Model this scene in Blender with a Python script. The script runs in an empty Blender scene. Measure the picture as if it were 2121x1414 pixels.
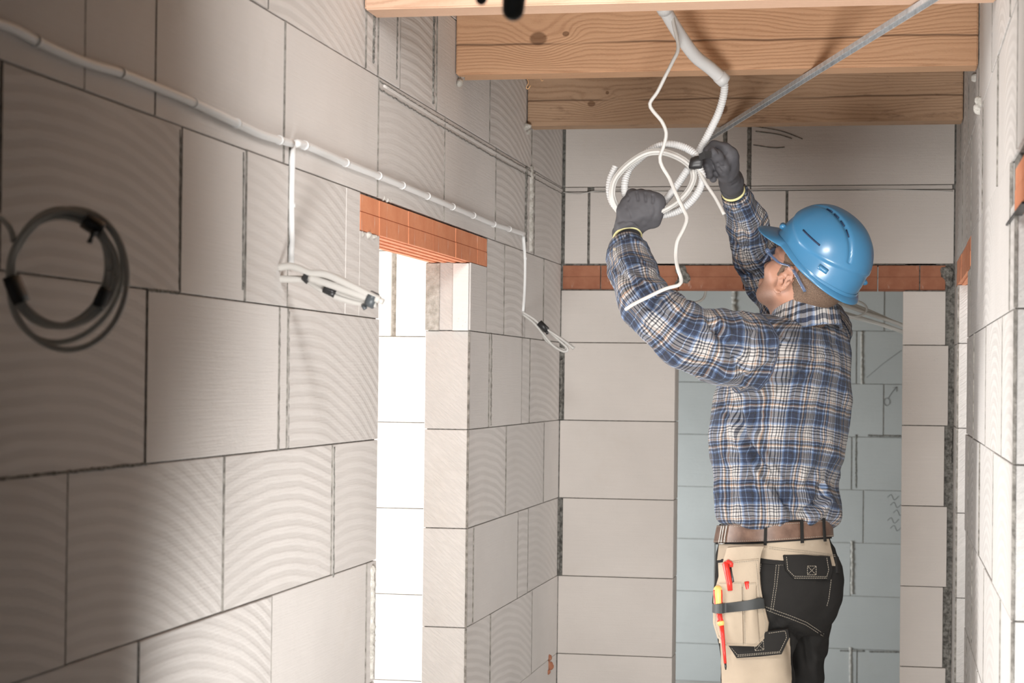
import bpy, bmesh, math, random
import numpy as np
from mathutils import Vector, Matrix
from mathutils.bvhtree import BVHTree

random.seed(7)
rng = np.random.default_rng(7)
C = bpy.context.scene.collection
PI = math.pi

# ------------------------------------------------------------------ camera
CAMH = 1.4254
FPX, YAW, PITCH, ROLL, CX, CY = 4063.4, 0.18978, 0.0111, 0.01148, 1063.32, 742.68
_F = np.array([-math.sin(YAW) * math.cos(PITCH), math.cos(YAW) * math.cos(PITCH), math.sin(PITCH)])
_R = np.array([math.cos(YAW), math.sin(YAW), 0.0])
_U = np.cross(_R, _F)
R_ = _R * math.cos(ROLL) + _U * math.sin(ROLL)
U_ = -_R * math.sin(ROLL) + _U * math.cos(ROLL)
CAMP = np.array([0, 0, CAMH])
cam = bpy.data.objects.new('camera', bpy.data.cameras.new('camera'))
C.objects.link(cam)
cam.matrix_world = Matrix(((R_[0], U_[0], -_F[0], 0), (R_[1], U_[1], -_F[1], 0), (R_[2], U_[2], -_F[2], CAMH), (0, 0, 0, 1)))
cam.data.sensor_width = 36
cam.data.lens = 36 * FPX / 2121
cam.data.shift_x = 0.5 - CX / 2121
cam.data.shift_y = (CY - 707) / 2121
cam.data.dof.use_dof = True
cam.data.dof.focus_distance = 4.75
cam.data.dof.aperture_fstop = 8.0
cam.data.clip_start = 0.05
bpy.context.scene.camera = cam


def ray(px, py):
    return _F + R_ * (px - CX) / FPX - U_ * (py - CY) / FPX


def aty(px, py, y):
    v = ray(px, py)
    return CAMP + v * y / v[1]


def atx(px, py, x):
    v = ray(px, py)
    return CAMP + v * x / v[0]


def atz(px, py, z):
    v = ray(px, py)
    return CAMP + v * (z - CAMH) / v[2]


def project(V):
    d = V - CAMP
    w = d @ _F
    return np.stack([CX + FPX * (d @ R_) / w, CY - FPX * (d @ U_) / w], 1)


def ppm(p):
    return FPX / ((np.asarray(p) - CAMP) @ _F)


# ------------------------------------------------------------------ world, lights, exposure
sc = bpy.context.scene
sc.view_settings.view_transform = 'Standard'
sc.view_settings.look = 'None'
sc.view_settings.gamma = 1
sc.view_settings.exposure = 0.22
sc.view_settings.use_curve_mapping = False
world = bpy.data.worlds.new('world')
sc.world = world
world.use_nodes = True
bg = world.node_tree.nodes['Background']
bg.inputs[0].default_value = (0.80, 0.90, 1.0, 1)
bg.inputs[1].default_value = 0.15
try:
    sc.cycles.max_bounces = 8
    sc.cycles.diffuse_bounces = 5
    sc.cycles.use_denoising = True
except Exception:
    pass


def area(name, loc, target, size, size_y, power, col=(1, 1, 1), spread=180):
    l = bpy.data.lights.new(name, 'AREA')
    l.shape = 'RECTANGLE'
    l.size, l.size_y = size, size_y
    l.energy = power
    l.color = col
    l.spread = math.radians(spread)
    o = bpy.data.objects.new(name, l)
    C.objects.link(o)
    o.location = loc
    o.rotation_euler = (Vector(target) - Vector(loc)).to_track_quat('-Z', 'Y').to_euler()
    return o


# daylight through the window of the room on the left (through the doorway)
area('window_light_left', (-3.0, 5.1, 1.25), (-1.0, 4.95, 1.4), 0.6, 1.7, 95, (1.0, 0.985, 0.97))
# daylight in the room at the end
area('window_light_end', (-2.3, 8.1, 0.6), (0.2, 9.4, 0.45), 1.0, 0.8, 42, (0.92, 0.975, 1.0))
# added lamps ahead of the camera, out of frame: low one, weaker high one
area('hall_fill_low', (-0.40, 2.42, 0.74), (-0.40, 5.6, 1.65), 0.8, 0.4, 17, (1.0, 0.98, 0.955), 104)
area('hall_fill_high', (-0.38, 2.4, 2.28), (-0.45, 5.4, 1.45), 0.5, 0.3, 9, (1.0, 0.98, 0.96), 96)
# added fill lamp in the right side room, brightens the far left wall
area('side_fill_right', (0.9, 5.55, 1.5), (-0.8, 5.4, 1.3), 0.5, 1.2, 13, (1.0, 0.97, 0.94))

# ------------------------------------------------------------------ materials
MATS = {}


def mat(name, col=(0.5, 0.5, 0.5), rough=0.6, metal=0.0, **kw):
    m = bpy.data.materials.new(name)
    m.use_nodes = True
    b = m.node_tree.nodes['Principled BSDF']
    b.inputs['Base Color'].default_value = (*col, 1)
    b.inputs['Roughness'].default_value = rough
    b.inputs['Metallic'].default_value = metal
    for k, v in kw.items():
        b.inputs[k.replace('_', ' ')].default_value = v
    MATS[name] = m
    return m


class NT:
    def __init__(s, m):
        s.t = m.node_tree
        s.b = s.t.nodes['Principled BSDF']

    def n(s, typ, ins=None, **kw):
        nd = s.t.nodes.new(typ)
        for k, v in kw.items():
            setattr(nd, k, v)
        for k, v in (ins or {}).items():
            if hasattr(v, 'is_output') or isinstance(v, bpy.types.NodeSocket):
                s.t.links.new(v, nd.inputs[k])
            else:
                nd.inputs[k].default_value = v
        return nd

    def math(s, op, a, b=0.0, c=0.0, clamp=False):
        nd = s.n('ShaderNodeMath', {0: a, 1: b, 2: c}, operation=op)
        nd.use_clamp = clamp
        return nd.outputs[0]

    def noise(s, vec, scale, detail=3, rough=0.5, dist=0.0):
        return s.n('ShaderNodeTexNoise', {'Vector': vec, 'Scale': scale, 'Detail': detail, 'Roughness': rough, 'Distortion': dist}).outputs['Fac']

    def mix(s, f, a, b, blend='MIX'):
        nd = s.t.nodes.new('ShaderNodeMix')
        nd.data_type = 'RGBA'
        nd.blend_type = blend
        for k, v in ((0, f), (6, a), (7, b)):
            if isinstance(v, bpy.types.NodeSocket):
                s.t.links.new(v, nd.inputs[k])
            else:
                nd.inputs[k].default_value = v if not isinstance(v, tuple) or len(v) == 4 else (*v, 1)
        return nd.outputs[2]

    def ramp(s, f, pts, interp='LINEAR'):
        nd = s.t.nodes.new('ShaderNodeValToRGB')
        s.t.links.new(f, nd.inputs[0])
        cr = nd.color_ramp
        cr.interpolation = interp
        while len(cr.elements) > 1:
            cr.elements.remove(cr.elements[-1])
        cr.elements[0].position = pts[0][0]
        cr.elements[0].color = col4(pts[0][1])
        for p, c in pts[1:]:
            e = cr.elements.new(p)
            e.color = col4(c)
        return nd.outputs[0]

    def bump(s, h, strength=0.3, dist=0.002, normal=None):
        ins = {'Height': h, 'Strength': strength, 'Distance': dist}
        if normal is not None:
            ins['Normal'] = normal
        return s.n('ShaderNodeBump', ins).outputs[0]

    def coord(s, w='Object'):
        return s.n('ShaderNodeTexCoord').outputs[w]

    def mapping(s, vec, scale=(1, 1, 1), loc=(0, 0, 0), rot=(0, 0, 0)):
        return s.n('ShaderNodeMapping', {'Vector': vec, 'Location': loc, 'Rotation': rot, 'Scale': scale}).outputs[0]

    def attr(s, name):
        return s.n('ShaderNodeAttribute', attribute_type='OBJECT', attribute_name=name).outputs['Fac']

    def out(s, col=None, normal=None, rough=None):
        if col is not None:
            s.t.links.new(col, s.b.inputs['Base Color'])
        if normal is not None:
            s.t.links.new(normal, s.b.inputs['Normal'])
        if rough is not None:
            s.t.links.new(rough, s.b.inputs['Roughness'])


def col4(c):
    return (c, c, c, 1) if isinstance(c, (int, float)) else (*c[:3], 1)


def mat_aac(name, base, arcs=True, pores=1.0):
    m = mat(name, base, 0.92, Specular_IOR_Level=0.15)
    t = NT(m)
    co = t.coord()
    rnd = t.n('ShaderNodeObjectInfo').outputs['Random']
    off = t.n('ShaderNodeVectorMath', {0: co, 1: t.n('ShaderNodeCombineXYZ', {0: t.math('MULTIPLY', rnd, 37.0), 1: 0.0, 2: t.math('MULTIPLY', rnd, 11.0)}).outputs[0]}, operation='ADD').outputs[0]
    big = t.noise(off, 4.0, 3, 0.55)
    lines = t.noise(t.mapping(off, (6, 6, 260)), 1.0, 2, 0.6)
    fine = t.noise(off, 420.0, 2, 0.6)
    spk = t.n('ShaderNodeTexVoronoi', {'Vector': off, 'Scale': 130.0}).outputs['Distance']
    pore = t.ramp(spk, [(0.0, 1.0), (0.16, 0.0)])
    thr = t.ramp(t.noise(off, 9.0, 2), [(0.5, 0.0), (0.62, 1.0)])
    pore = t.math('MULTIPLY', pore, thr)
    dark = tuple(x * 0.86 for x in base)
    lite = tuple(min(1, x * 1.08) for x in base)
    c = t.mix(big, dark, lite)
    c = t.mix(t.math('MULTIPLY', lines, 0.24), c, tuple(x * 0.72 for x in base))
    c = t.mix(t.math('MULTIPLY', pore, 0.35 * pores), c, tuple(x * 0.4 for x in base))
    stain = t.ramp(t.noise(off, 2.3, 5, 0.7), [(0.58, 0.0), (0.72, 1.0)])
    c = t.mix(t.math('MULTIPLY', stain, 0.22), c, (base[0] * .78, base[1] * .72, base[2] * .64))
    h = t.math('ADD', t.math('MULTIPLY', fine, 0.5), t.math('MULTIPLY', lines, 0.6))
    h = t.math('SUBTRACT', h, t.math('MULTIPLY', pore, 1.2))
    h = t.math('ADD', h, t.math('MULTIPLY', t.noise(off, 60.0, 2), 0.5))
    if arcs:
        sep = t.n('ShaderNodeSeparateXYZ', {0: co})
        dx = t.math('SUBTRACT', sep.outputs[0], t.attr('arcx'))
        dz = t.math('SUBTRACT', sep.outputs[2], t.attr('arcz'))
        d = t.math('SQRT', t.math('ADD', t.math('MULTIPLY', dx, dx), t.math('MULTIPLY', dz, dz)))
        d = t.math('ADD', d, t.math('MULTIPLY', t.noise(off, 7.0, 1), 0.012))
        w = t.math('SINE', t.math('MULTIPLY', d, 2 * PI / 0.0225))
        w = t.math('ADD', t.math('MULTIPLY', w, 0.9), 0.5, clamp=True)
        fade = t.ramp(t.noise(off, 3.0, 1), [(0.3, 0.55), (0.6, 1.0)])
        face = t.math('LESS_THAN', sep.outputs[1], 0.006)
        w = t.math('MULTIPLY', t.math('MULTIPLY', t.math('MULTIPLY', w, t.attr('arc')), fade), face)
        saw = t.noise(t.mapping(t.mapping(off, rot=(math.radians(-38), 0, 0)), (1, 25, 240)), 1.0, 3, 0.6)
        saw = t.math('MULTIPLY', t.ramp(saw, [(0.42, 0.0), (0.62, 1.0)]), t.math('SUBTRACT', 1.0, face))
        c = t.mix(t.math('MULTIPLY', saw, 0.18), c, tuple(x * .6 for x in base))
        h = t.math('SUBTRACT', h, t.math('MULTIPLY', saw, 0.9))
        c = t.mix(t.math('MULTIPLY', w, 0.36), c, (base[0] * .60, base[1] * .59, base[2] * .58))
        h = t.math('SUBTRACT', h, t.math('MULTIPLY', w, 0.7))
    tint = t.attr('tint')
    c = t.mix(t.math('MULTIPLY', tint, 1.0), c, tuple(x * 0.80 for x in base))
    t.out(c, t.bump(h, 0.5, 0.0022))
    return m


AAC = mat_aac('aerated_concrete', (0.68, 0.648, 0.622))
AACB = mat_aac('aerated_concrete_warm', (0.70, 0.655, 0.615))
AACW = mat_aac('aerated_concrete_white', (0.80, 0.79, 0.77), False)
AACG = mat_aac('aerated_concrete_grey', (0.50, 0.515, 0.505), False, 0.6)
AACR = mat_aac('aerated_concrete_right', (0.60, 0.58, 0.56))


def mat_noisy(name, a, b, scale=30, rough=0.85, bump=0.4, dist=0.003, detail=4, pos=(0.35, 0.65)):
    m = mat(name, a, rough)
    t = NT(m)
    co = t.coord()
    n = t.noise(co, scale, detail, 0.6)
    t.out(t.ramp(n, [(pos[0], a), (pos[1], b)]), t.bump(t.noise(co, scale * 3, 4, 0.6), bump, dist))
    return m


MORTAR = mat_noisy('mortar', (0.10, 0.095, 0.085), (0.34, 0.33, 0.30), 90, 0.95, 0.9, 0.006)
MORTARM = mat_noisy('mortar_mid', (0.14, 0.13, 0.115), (0.34, 0.32, 0.29), 60, 0.95, 0.8, 0.005)
MORTARL = mat_noisy('mortar_light', (0.40, 0.38, 0.34), (0.62, 0.60, 0.56), 60, 0.95, 0.8, 0.005)
CONCRETE = mat_noisy('floor_concrete', (0.50, 0.485, 0.46), (0.64, 0.62, 0.59), 6)
BOARD = mat_noisy('ceiling_board', (0.32, 0.20, 0.11), (0.45, 0.29, 0.16), 8)
PLASTICW = mat('white_plastic', (0.74, 0.745, 0.74), 0.38)
PLASTICH = mat('white_hose_plastic', (0.56, 0.56, 0.555), 0.4)
PLASTICC = mat('white_cable', (0.54, 0.53, 0.505), 0.42)
PLASTICG = mat('grey_cable', (0.50, 0.50, 0.47), 0.45)
PLASTICB = mat('greyish_cable', (0.50, 0.48, 0.45), 0.5)
PLASTICL = mat('pale_cable', (0.72, 0.70, 0.66), 0.45)
TAPE = mat('black_tape', (0.02, 0.02, 0.021), 0.4)
DARKR = mat('dark_rubber', (0.075, 0.085, 0.092), 0.4)
STEEL = mat_noisy('galvanised_steel', (0.42, 0.43, 0.44), (0.60, 0.62, 0.64), 60, 0.42, 0.15, 0.001)
STEEL.node_tree.nodes['Principled BSDF'].inputs['Metallic'].default_value = 0.25
CHROME = mat('buckle_steel', (0.35, 0.33, 0.30), 0.3, 0.9)
SKIN = mat('skin', (0.50, 0.265, 0.175), 0.5, Subsurface_Weight=0.12)
SKIN.node_tree.nodes['Principled BSDF'].inputs['Subsurface Radius'].default_value = (0.012, 0.005, 0.003)


def mat_clay(name, a, b):
    m = mat(name, a, 0.8)
    t = NT(m)
    co = t.coord()
    n = t.noise(co, 14, 4, 0.6)
    c = t.ramp(n, [(0.3, a), (0.7, b)])
    lime = t.ramp(t.noise(t.mapping(co, (40, 40, 12)), 1.0, 5, 0.7), [(0.60, 0.0), (0.72, 1.0)])
    c = t.mix(t.math('MULTIPLY', lime, 0.5), c, (0.72, 0.60, 0.52))
    t.out(c, t.bump(t.noise(co, 160, 3), 0.3, 0.002))
    return m


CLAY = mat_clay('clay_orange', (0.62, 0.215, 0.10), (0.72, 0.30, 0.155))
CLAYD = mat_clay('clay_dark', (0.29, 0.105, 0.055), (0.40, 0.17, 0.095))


def mat_wood(name, a, b, knots, seed, freq=215):
    m = mat(name, a, 0.75, Specular_IOR_Level=0.25)
    t = NT(m)
    co = t.coord()
    sep = t.n('ShaderNodeSeparateXYZ', {0: co})
    u, w, v = sep.outputs
    base = t.math('ADD', v, t.math('MULTIPLY', w, 0.8))
    warp = t.noise(t.mapping(co, (1.6, 5, 7), (seed, 0, 0)), 1.0, 2, 0.5)
    ph = t.math('ADD', base, t.math('MULTIPLY', warp, 0.15))
    ph = t.math('ADD', ph, t.math('MULTIPLY', t.noise(t.mapping(co, (150, 150, 150)), 1.0, 2), 0.0035))
    kn = None
    for (ku, kv, su, sv, amp) in knots:
        du = t.math('DIVIDE', t.math('SUBTRACT', u, ku), su)
        dv = t.math('DIVIDE', t.math('SUBTRACT', v, kv), sv)
        r2 = t.math('ADD', t.math('MULTIPLY', du, du), t.math('MULTIPLY', dv, dv))
        g = t.math('POWER', 2.718, t.math('MULTIPLY', r2, -1.0))
        ph = t.math('ADD', ph, t.math('MULTIPLY', g, amp))
        kk = t.ramp(t.math('MULTIPLY', r2, 1.0), [(0.055, 1.0), (0.10, 0.0)])
        kn = kk if kn is None else t.math('MAXIMUM', kn, kk)
    s = t.math('SINE', t.math('MULTIPLY', ph, freq * 2.6))
    s = t.math('ADD', t.math('MULTIPLY', s, 0.5), 0.5)
    s = t.math('POWER', s, 2.0)
    fib = t.noise(t.mapping(co, (14, 120, 420)), 1.0, 3, 0.6)
    blot = t.noise(t.mapping(co, (2.5, 8, 9), (seed * 2, 0, 0)), 1.0, 4, 0.6)
    c = t.mix(blot, a, b)
    c = t.mix(t.math('MULTIPLY', t.math('MULTIPLY', s, t.ramp(t.noise(t.mapping(co, (2, 9, 30), (seed, 3, 0)), 1.0, 2), [(0.3, 0.25), (0.65, 1.0)])), 0.50), c, tuple(x * y for x, y in zip(a, (0.60, 0.50, 0.42))))
    c = t.mix(t.math('MULTIPLY', fib, 0.30), c, tuple(min(1, x * 1.35) for x in b))
    if kn is not None:
        c = t.mix(t.math('MULTIPLY', kn, 0.72), c, (0.13, 0.062, 0.03))
    if seed > 5:
        bl = t.ramp(t.noise(t.mapping(co, (9, 20, 38), (seed, 1, 4)), 1.0, 5, 0.72), [(0.56, 0.0), (0.70, 1.0)])
        c = t.mix(t.math('MULTIPLY', bl, 0.55), c, (0.12, 0.065, 0.04))
    # long drying checks
    ck = t.math('ABSOLUTE', t.math('ADD', t.math('ADD', v, 0.028), t.math('MULTIPLY', t.noise(t.mapping(co, (3, 1, 1), (seed, 0, 0)), 1.0, 3), 0.02)))
    ckm = t.math('MULTIPLY', t.ramp(ck, [(0.0003, 1.0), (0.0009, 0.0)]), t.ramp(t.noise(t.mapping(co, (2.2, 1, 1), (seed * 3, 0, 0)), 1.0, 1), [(0.36, 0.0), (0.44, 1.0)]))
    c = t.mix(t.math('MULTIPLY', ckm, 0.8), c, (0.07, 0.035, 0.02))
    h = t.math('ADD', t.math('MULTIPLY', s, -0.8), t.math('MULTIPLY', fib, 0.8))
    h = t.math('SUBTRACT', h, t.math('MULTIPLY', ckm, 2.0))
    t.out(c, t.bump(h, 0.35, 0.0025))
    return m


def plaid(name, P=1.0):
    m = mat(name, (0.3, 0.3, 0.4), 0.9, Specular_IOR_Level=0.1)
    t = NT(m)
    uv = t.n('ShaderNodeUVMap').outputs[0]
    wob = t.noise(t.mapping(uv, (1.0, 1.0, 1)), 2.2, 2)
    uvw = t.n('ShaderNodeVectorMath', {0: uv, 1: t.n('ShaderNodeCombineXYZ', {0: t.math('MULTIPLY', wob, 0.10), 1: t.math('MULTIPLY', wob, -0.10), 2: 0.0}).outputs[0]}, operation='ADD').outputs[0]
    sep = t.n('ShaderNodeSeparateXYZ', {0: uvw})
    cream, navy, blue, black, orange, mid = (0.50, 0.475, 0.455), (0.008, 0.013, 0.034), (0.17, 0.25, 0.40), (0.006, 0.006, 0.010), (0.36, 0.19, 0.09), (0.03, 0.058, 0.135)
    sett = [(0, cream), (.05, black), (.075, cream), (.12, black), (.145, cream), (.18, navy), (.22, cream), (.25, blue), (.29, mid), (.32, navy), (.405, blue), (.42, navy), (.52, black), (.56, mid), (.59, blue),
            (.63, navy), (.69, cream), (.72, orange), (.745, black), (.79, blue), (.82, navy), (.87, cream), (.895, orange), (.915, cream), (.95, black), (.975, cream)]
    a = t.ramp(t.math('FRACT', sep.outputs[0]), sett, 'CONSTANT')
    b = t.ramp(t.math('FRACT', t.math('ADD', sep.outputs[1], 0.37)), sett, 'CONSTANT')
    # twill: warp or weft on top, too fine to see singly
    tw = t.noise(t.mapping(uv, (1, 1, 1)), 300.0, 2)
    c = t.mix(t.ramp(tw, [(0.40, 0.28), (0.60, 0.72)]), a, b)
    c = t.mix(0.40, c, t.mix(1.0, a, b, 'DARKEN'))
    c = t.mix(0.015, c, (0.40, 0.43, 0.50))
    heather = t.math('MULTIPLY', t.noise(t.mapping(uv, (260, 30, 1)), 1.0, 2), t.noise(t.mapping(uv, (30, 260, 1)), 1.0, 2))
    c = t.mix(t.ramp(heather, [(0.12, 0.13), (0.40, 0.0)]), c, (0.30, 0.32, 0.36))
    c = t.mix(t.ramp(heather, [(0.25, 0.0), (0.5, 0.4)]), c, (0.02, 0.02, 0.03))
    t.out(c, t.bump(t.math('ADD', t.noise(uv, 120, 3), t.noise(uv, 8, 3)), 0.35, 0.002))
    t.b.inputs['Sheen Weight'].default_value = 0.08
    return m


PLAID = plaid('plaid_flannel')
SEAM = mat('seam_fold_shade', (0.05, 0.06, 0.09), 0.95)  # dark tone stands for the fold's shadow, flat navy instead of plaid


def mat_cloth(name, a, rough=0.88, sc_=90):
    m = mat(name, a, rough, Specular_IOR_Level=0.2)
    t = NT(m)
    co = t.coord()
    n = t.noise(co, 9, 4, 0.6)
    c = t.mix(n, tuple(x * 0.82 for x in a), tuple(min(1, x * 1.18) for x in a))
    dust = t.ramp(t.noise(co, 18, 5, 0.7), [(0.66, 0.0), (0.78, 1.0)])
    c = t.mix(t.math('MULTIPLY', dust, 0.12), c, (0.6, 0.58, 0.54))
    t.out(c, t.bump(t.math('ADD', t.noise(co, 900, 2), t.noise(co, 30, 3)), 0.35, 0.0015))
    return m


BEIGE = mat_cloth('beige_canvas', (0.42, 0.345, 0.262))
BLACKC = mat_cloth('charcoal_canvas', (0.020, 0.019, 0.018))
THREAD = mat('pale_thread', (0.36, 0.32, 0.26), 0.8)
LEATHER = mat_noisy('brown_leather', (0.10, 0.055, 0.038), (0.175, 0.105, 0.075), 26, 0.42, 0.25, 0.001)
WEBBING = mat('black_webbing', (0.035, 0.038, 0.038), 0.6)
GLOVE = mat_cloth('grey_glove_coating', (0.085, 0.083, 0.09), 0.6)
GLOVEW = mat_cloth('grey_glove_knit', (0.08, 0.079, 0.088), 0.85)
BANDY = mat('yellow_cuff_band', (0.75, 0.70, 0.36), 0.8)
HAT = mat('blue_hard_plastic', (0.045, 0.185, 0.345), 0.34, Coat_Weight=0.35, Coat_Roughness=0.18)
HATD = mat('dark_vent', (0.005, 0.02, 0.06), 0.6)
REDP = mat('red_plastic', (0.62, 0.03, 0.02), 0.35)
YELP = mat('yellow_plastic', (0.80, 0.52, 0.16), 0.4)
TIPM = mat('dark_steel', (0.06, 0.06, 0.06), 0.4, 0.8)
GLASSB = mat('blue_frame_plastic', (0.42, 0.55, 0.80), 0.12, Transmission_Weight=0.8)
LENS = mat('clear_lens', (0.30, 0.38, 0.55), 0.08, Transmission_Weight=0.75)
LEATHB = mat('boot_leather', (0.10, 0.07, 0.05), 0.7)
PENCIL = mat('pencil_mark', (0.16, 0.16, 0.16), 0.9)
BRAID = mat('wood_fibre', (0.75, 0.45, 0.22), 0.8)


def mat_hair():
    m = mat('short_hair', (0.10, 0.06, 0.035), 0.8)
    t = NT(m)
    co = t.coord()
    n = t.noise(t.mapping(co, (900, 900, 260)), 1.0, 3)
    t.out(t.ramp(n, [(0.35, (0.085, 0.052, 0.034)), (0.65, (0.20, 0.13, 0.088))]), t.bump(n, 0.4, 0.0015))
    return m


HAIR = mat_hair()


def mat_skin():
    t = NT(SKIN)
    co = t.coord()
    at = t.n('ShaderNodeAttribute', attribute_name='stubble').outputs['Fac']
    n = t.noise(co, 30, 4)
    c = t.mix(n, (0.38, 0.185, 0.12), (0.48, 0.26, 0.18))
    sp = t.noise(co, 900, 2)
    f = t.math('MULTIPLY', at, t.ramp(sp, [(0.42, 0.25), (0.56, 0.9)]))
    c = t.mix(f, c, (0.17, 0.10, 0.068))
    t.out(c, t.bump(t.noise(co, 260, 3), 0.15, 0.001))


mat_skin()


# ------------------------------------------------------------------ object helpers
def tag(o, label=None, cat=None, group=None, kind=None):
    if label: o['label'] = label
    if cat: o['category'] = cat
    if group: o['group'] = group
    if kind: o['kind'] = kind
    return o


def empty(name, loc=(0, 0, 0), label=None, cat=None, group=None, parent=None):
    o = bpy.data.objects.new(name, None)
    C.objects.link(o)
    o.location = loc
    o.empty_display_size = 0.05
    if parent is not None:
        setpar(o, parent)
    return tag(o, label, cat, group)


def wpos(o):
    p = Vector((0, 0, 0))
    M = Matrix.Identity(4)
    chain = []
    while o is not None:
        chain.append(o)
        o = o.parent
    for c in reversed(chain):
        M = M @ Matrix.LocRotScale(c.location, c.rotation_euler, c.scale)
    return M


def setpar(o, parent):
    """parent keeping o's world placement (o.location is given in world space)"""
    o.parent = parent
    Mi = wpos(parent).inverted()
    M = Mi @ Matrix.LocRotScale(o.location, o.rotation_euler, o.scale)
    l, r, s = M.decompose()
    o.location, o.rotation_euler, o.scale = l, r.to_euler(), s


def mk(name, V, F, m, parent=None, smooth=True, uv=None, center=True, loc=None, rotz=0.0, sharp=None):
    """mesh object from world coordinates; its origin is put at loc or at the mean"""
    V = np.asarray(V, float)
    if loc is None:
        loc = (V.min(0) + V.max(0)) / 2 if center else np.zeros(3)
    me = bpy.data.meshes.new(name)
    V2 = V - np.asarray(loc)
    if rotz:
        c, s = math.cos(-rotz), math.sin(-rotz)
        V2 = np.stack([V2[:, 0] * c - V2[:, 1] * s, V2[:, 0] * s + V2[:, 1] * c, V2[:, 2]], 1)
    me.from_pydata(V2.tolist(), [], F.tolist() if hasattr(F, 'tolist') else F)
    if smooth:
        me.polygons.foreach_set('use_smooth', [True] * len(me.polygons))
    if uv is not None:
        l = me.uv_layers.new(name='UVMap')
        l.data.foreach_set('uv', np.asarray(uv, np.float32).ravel())
    for mm in (m if isinstance(m, (list, tuple)) else [m]):
        me.materials.append(mm)
    me.update()
    if sharp:
        try:
            me.set_sharp_from_angle(angle=math.radians(sharp))
        except Exception:
            pass
    o = bpy.data.objects.new(name, me)
    C.objects.link(o)
    o.location = Vector(loc)
    o.rotation_euler = (0, 0, rotz)
    if parent is not None:
        setpar(o, parent)
    return o


class MB:
    """collects shapes for one mesh"""

    def __init__(s):
        s.V, s.F = [], []

    def add(s, V, F):
        b = len(s.V)
        s.V += [tuple(map(float, v)) for v in V]
        s.F += [tuple(int(i) + b for i in f) for f in F]
        return s

    def box(s, lo, hi):
        x0, y0, z0 = lo
        x1, y1, z1 = hi
        V = [(x0, y0, z0), (x1, y0, z0), (x1, y1, z0), (x0, y1, z0), (x0, y0, z1), (x1, y0, z1), (x1, y1, z1), (x0, y1, z1)]
        return s.add(V, [(0, 3, 2, 1), (4, 5, 6, 7), (0, 1, 5, 4), (1, 2, 6, 5), (2, 3, 7, 6), (3, 0, 4, 7)])

    def tube(s, pts, r, seg=8, flat=1.0, caps=True):
        V, F = sweep(pts, r, seg, flat, caps)
        return s.add(V, F)

    def build(s, name, m, parent=None, smooth=True, **kw):
        return mk(name, np.array(s.V), s.F, m, parent, smooth, **kw)


def smooth_path(pts, n=None, step=None):
    P = np.asarray(pts, float)
    if len(P) < 3:
        return P
    out = []
    Q = np.vstack([2 * P[0] - P[1], P, 2 * P[-1] - P[-2]])
    for i in range(1, len(Q) - 2):
        L = np.linalg.norm(Q[i + 1] - Q[i])
        k = n or max(2, int(L / (step or 0.01)))
        t = np.linspace(0, 1, k, endpoint=False)[:, None]
        out.append(0.5 * (2 * Q[i] + (-Q[i - 1] + Q[i + 1]) * t + (2 * Q[i - 1] - 5 * Q[i] + 4 * Q[i + 1] - Q[i + 2]) * t ** 2 + (-Q[i - 1] + 3 * Q[i] - 3 * Q[i + 1] + Q[i + 2]) * t ** 3))
    out.append(P[-1:])
    return np.vstack(out)


def resample(P, step):
    d = np.r_[0, np.cumsum(np.linalg.norm(np.diff(P, axis=0), axis=1))]
    n = max(2, int(d[-1] / step) + 1)
    s = np.linspace(0, d[-1], n)
    return np.stack([np.interp(s, d, P[:, i]) for i in range(3)], 1), s


def sweep(P, r, seg=8, flat=1.0, caps=True):
    P = np.asarray(P, float)
    n = len(P)
    r = np.full(n, r) if np.isscalar(r) else np.asarray(r)
    T = np.gradient(P, axis=0) if n > 2 else np.repeat(P[1:] - P[:1], 2, axis=0)
    T /= np.linalg.norm(T, axis=1)[:, None] + 1e-12
    a = np.array([0, 0, 1.0]) if abs(T[0][2]) < 0.9 else np.array([1.0, 0, 0])
    N = np.cross(T[0], a)
    N /= np.linalg.norm(N)
    V = []
    ang = np.linspace(0, 2 * PI, seg, endpoint=False)
    for i in range(n):
        N = N - T[i] * (N @ T[i])
        N /= np.linalg.norm(N) + 1e-12
        B = np.cross(T[i], N)
        V.append(P[i] + r[i] * (np.cos(ang)[:, None] * N + flat * np.sin(ang)[:, None] * B))
    V = np.vstack(V)
    F = []
    for i in range(n - 1):
        for j in range(seg):
            k = (j + 1) % seg
            F.append((i * seg + j, i * seg + k, (i + 1) * seg + k, (i + 1) * seg + j))
    if caps:
        F.append(tuple(range(seg))[::-1])
        F.append(tuple((n - 1) * seg + j for j in range(seg)))
    return V, F


def corrugated(P, r, pitch=0.0056, depth=0.12, seg=12):
    P, s = resample(P, pitch / 6)
    rr = r * (1 + depth * 0.5 * np.tanh(2.5 * np.sin(s * 2 * PI / pitch)) - depth * 0.5)
    return sweep(P, rr, seg)


def pxpath(pts, y=None):
    """points (px, py, y) -> world"""
    return np.array([aty(p[0], p[1], p[2] if len(p) > 2 else y) for p in pts])


# ------------------------------------------------------------------ structure: walls of blocks
W, XR, YB, YF, YL = -1.0441, 0.195, 6.236, 9.40, 5.55
T = 0.115
HC = 2.385


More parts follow.
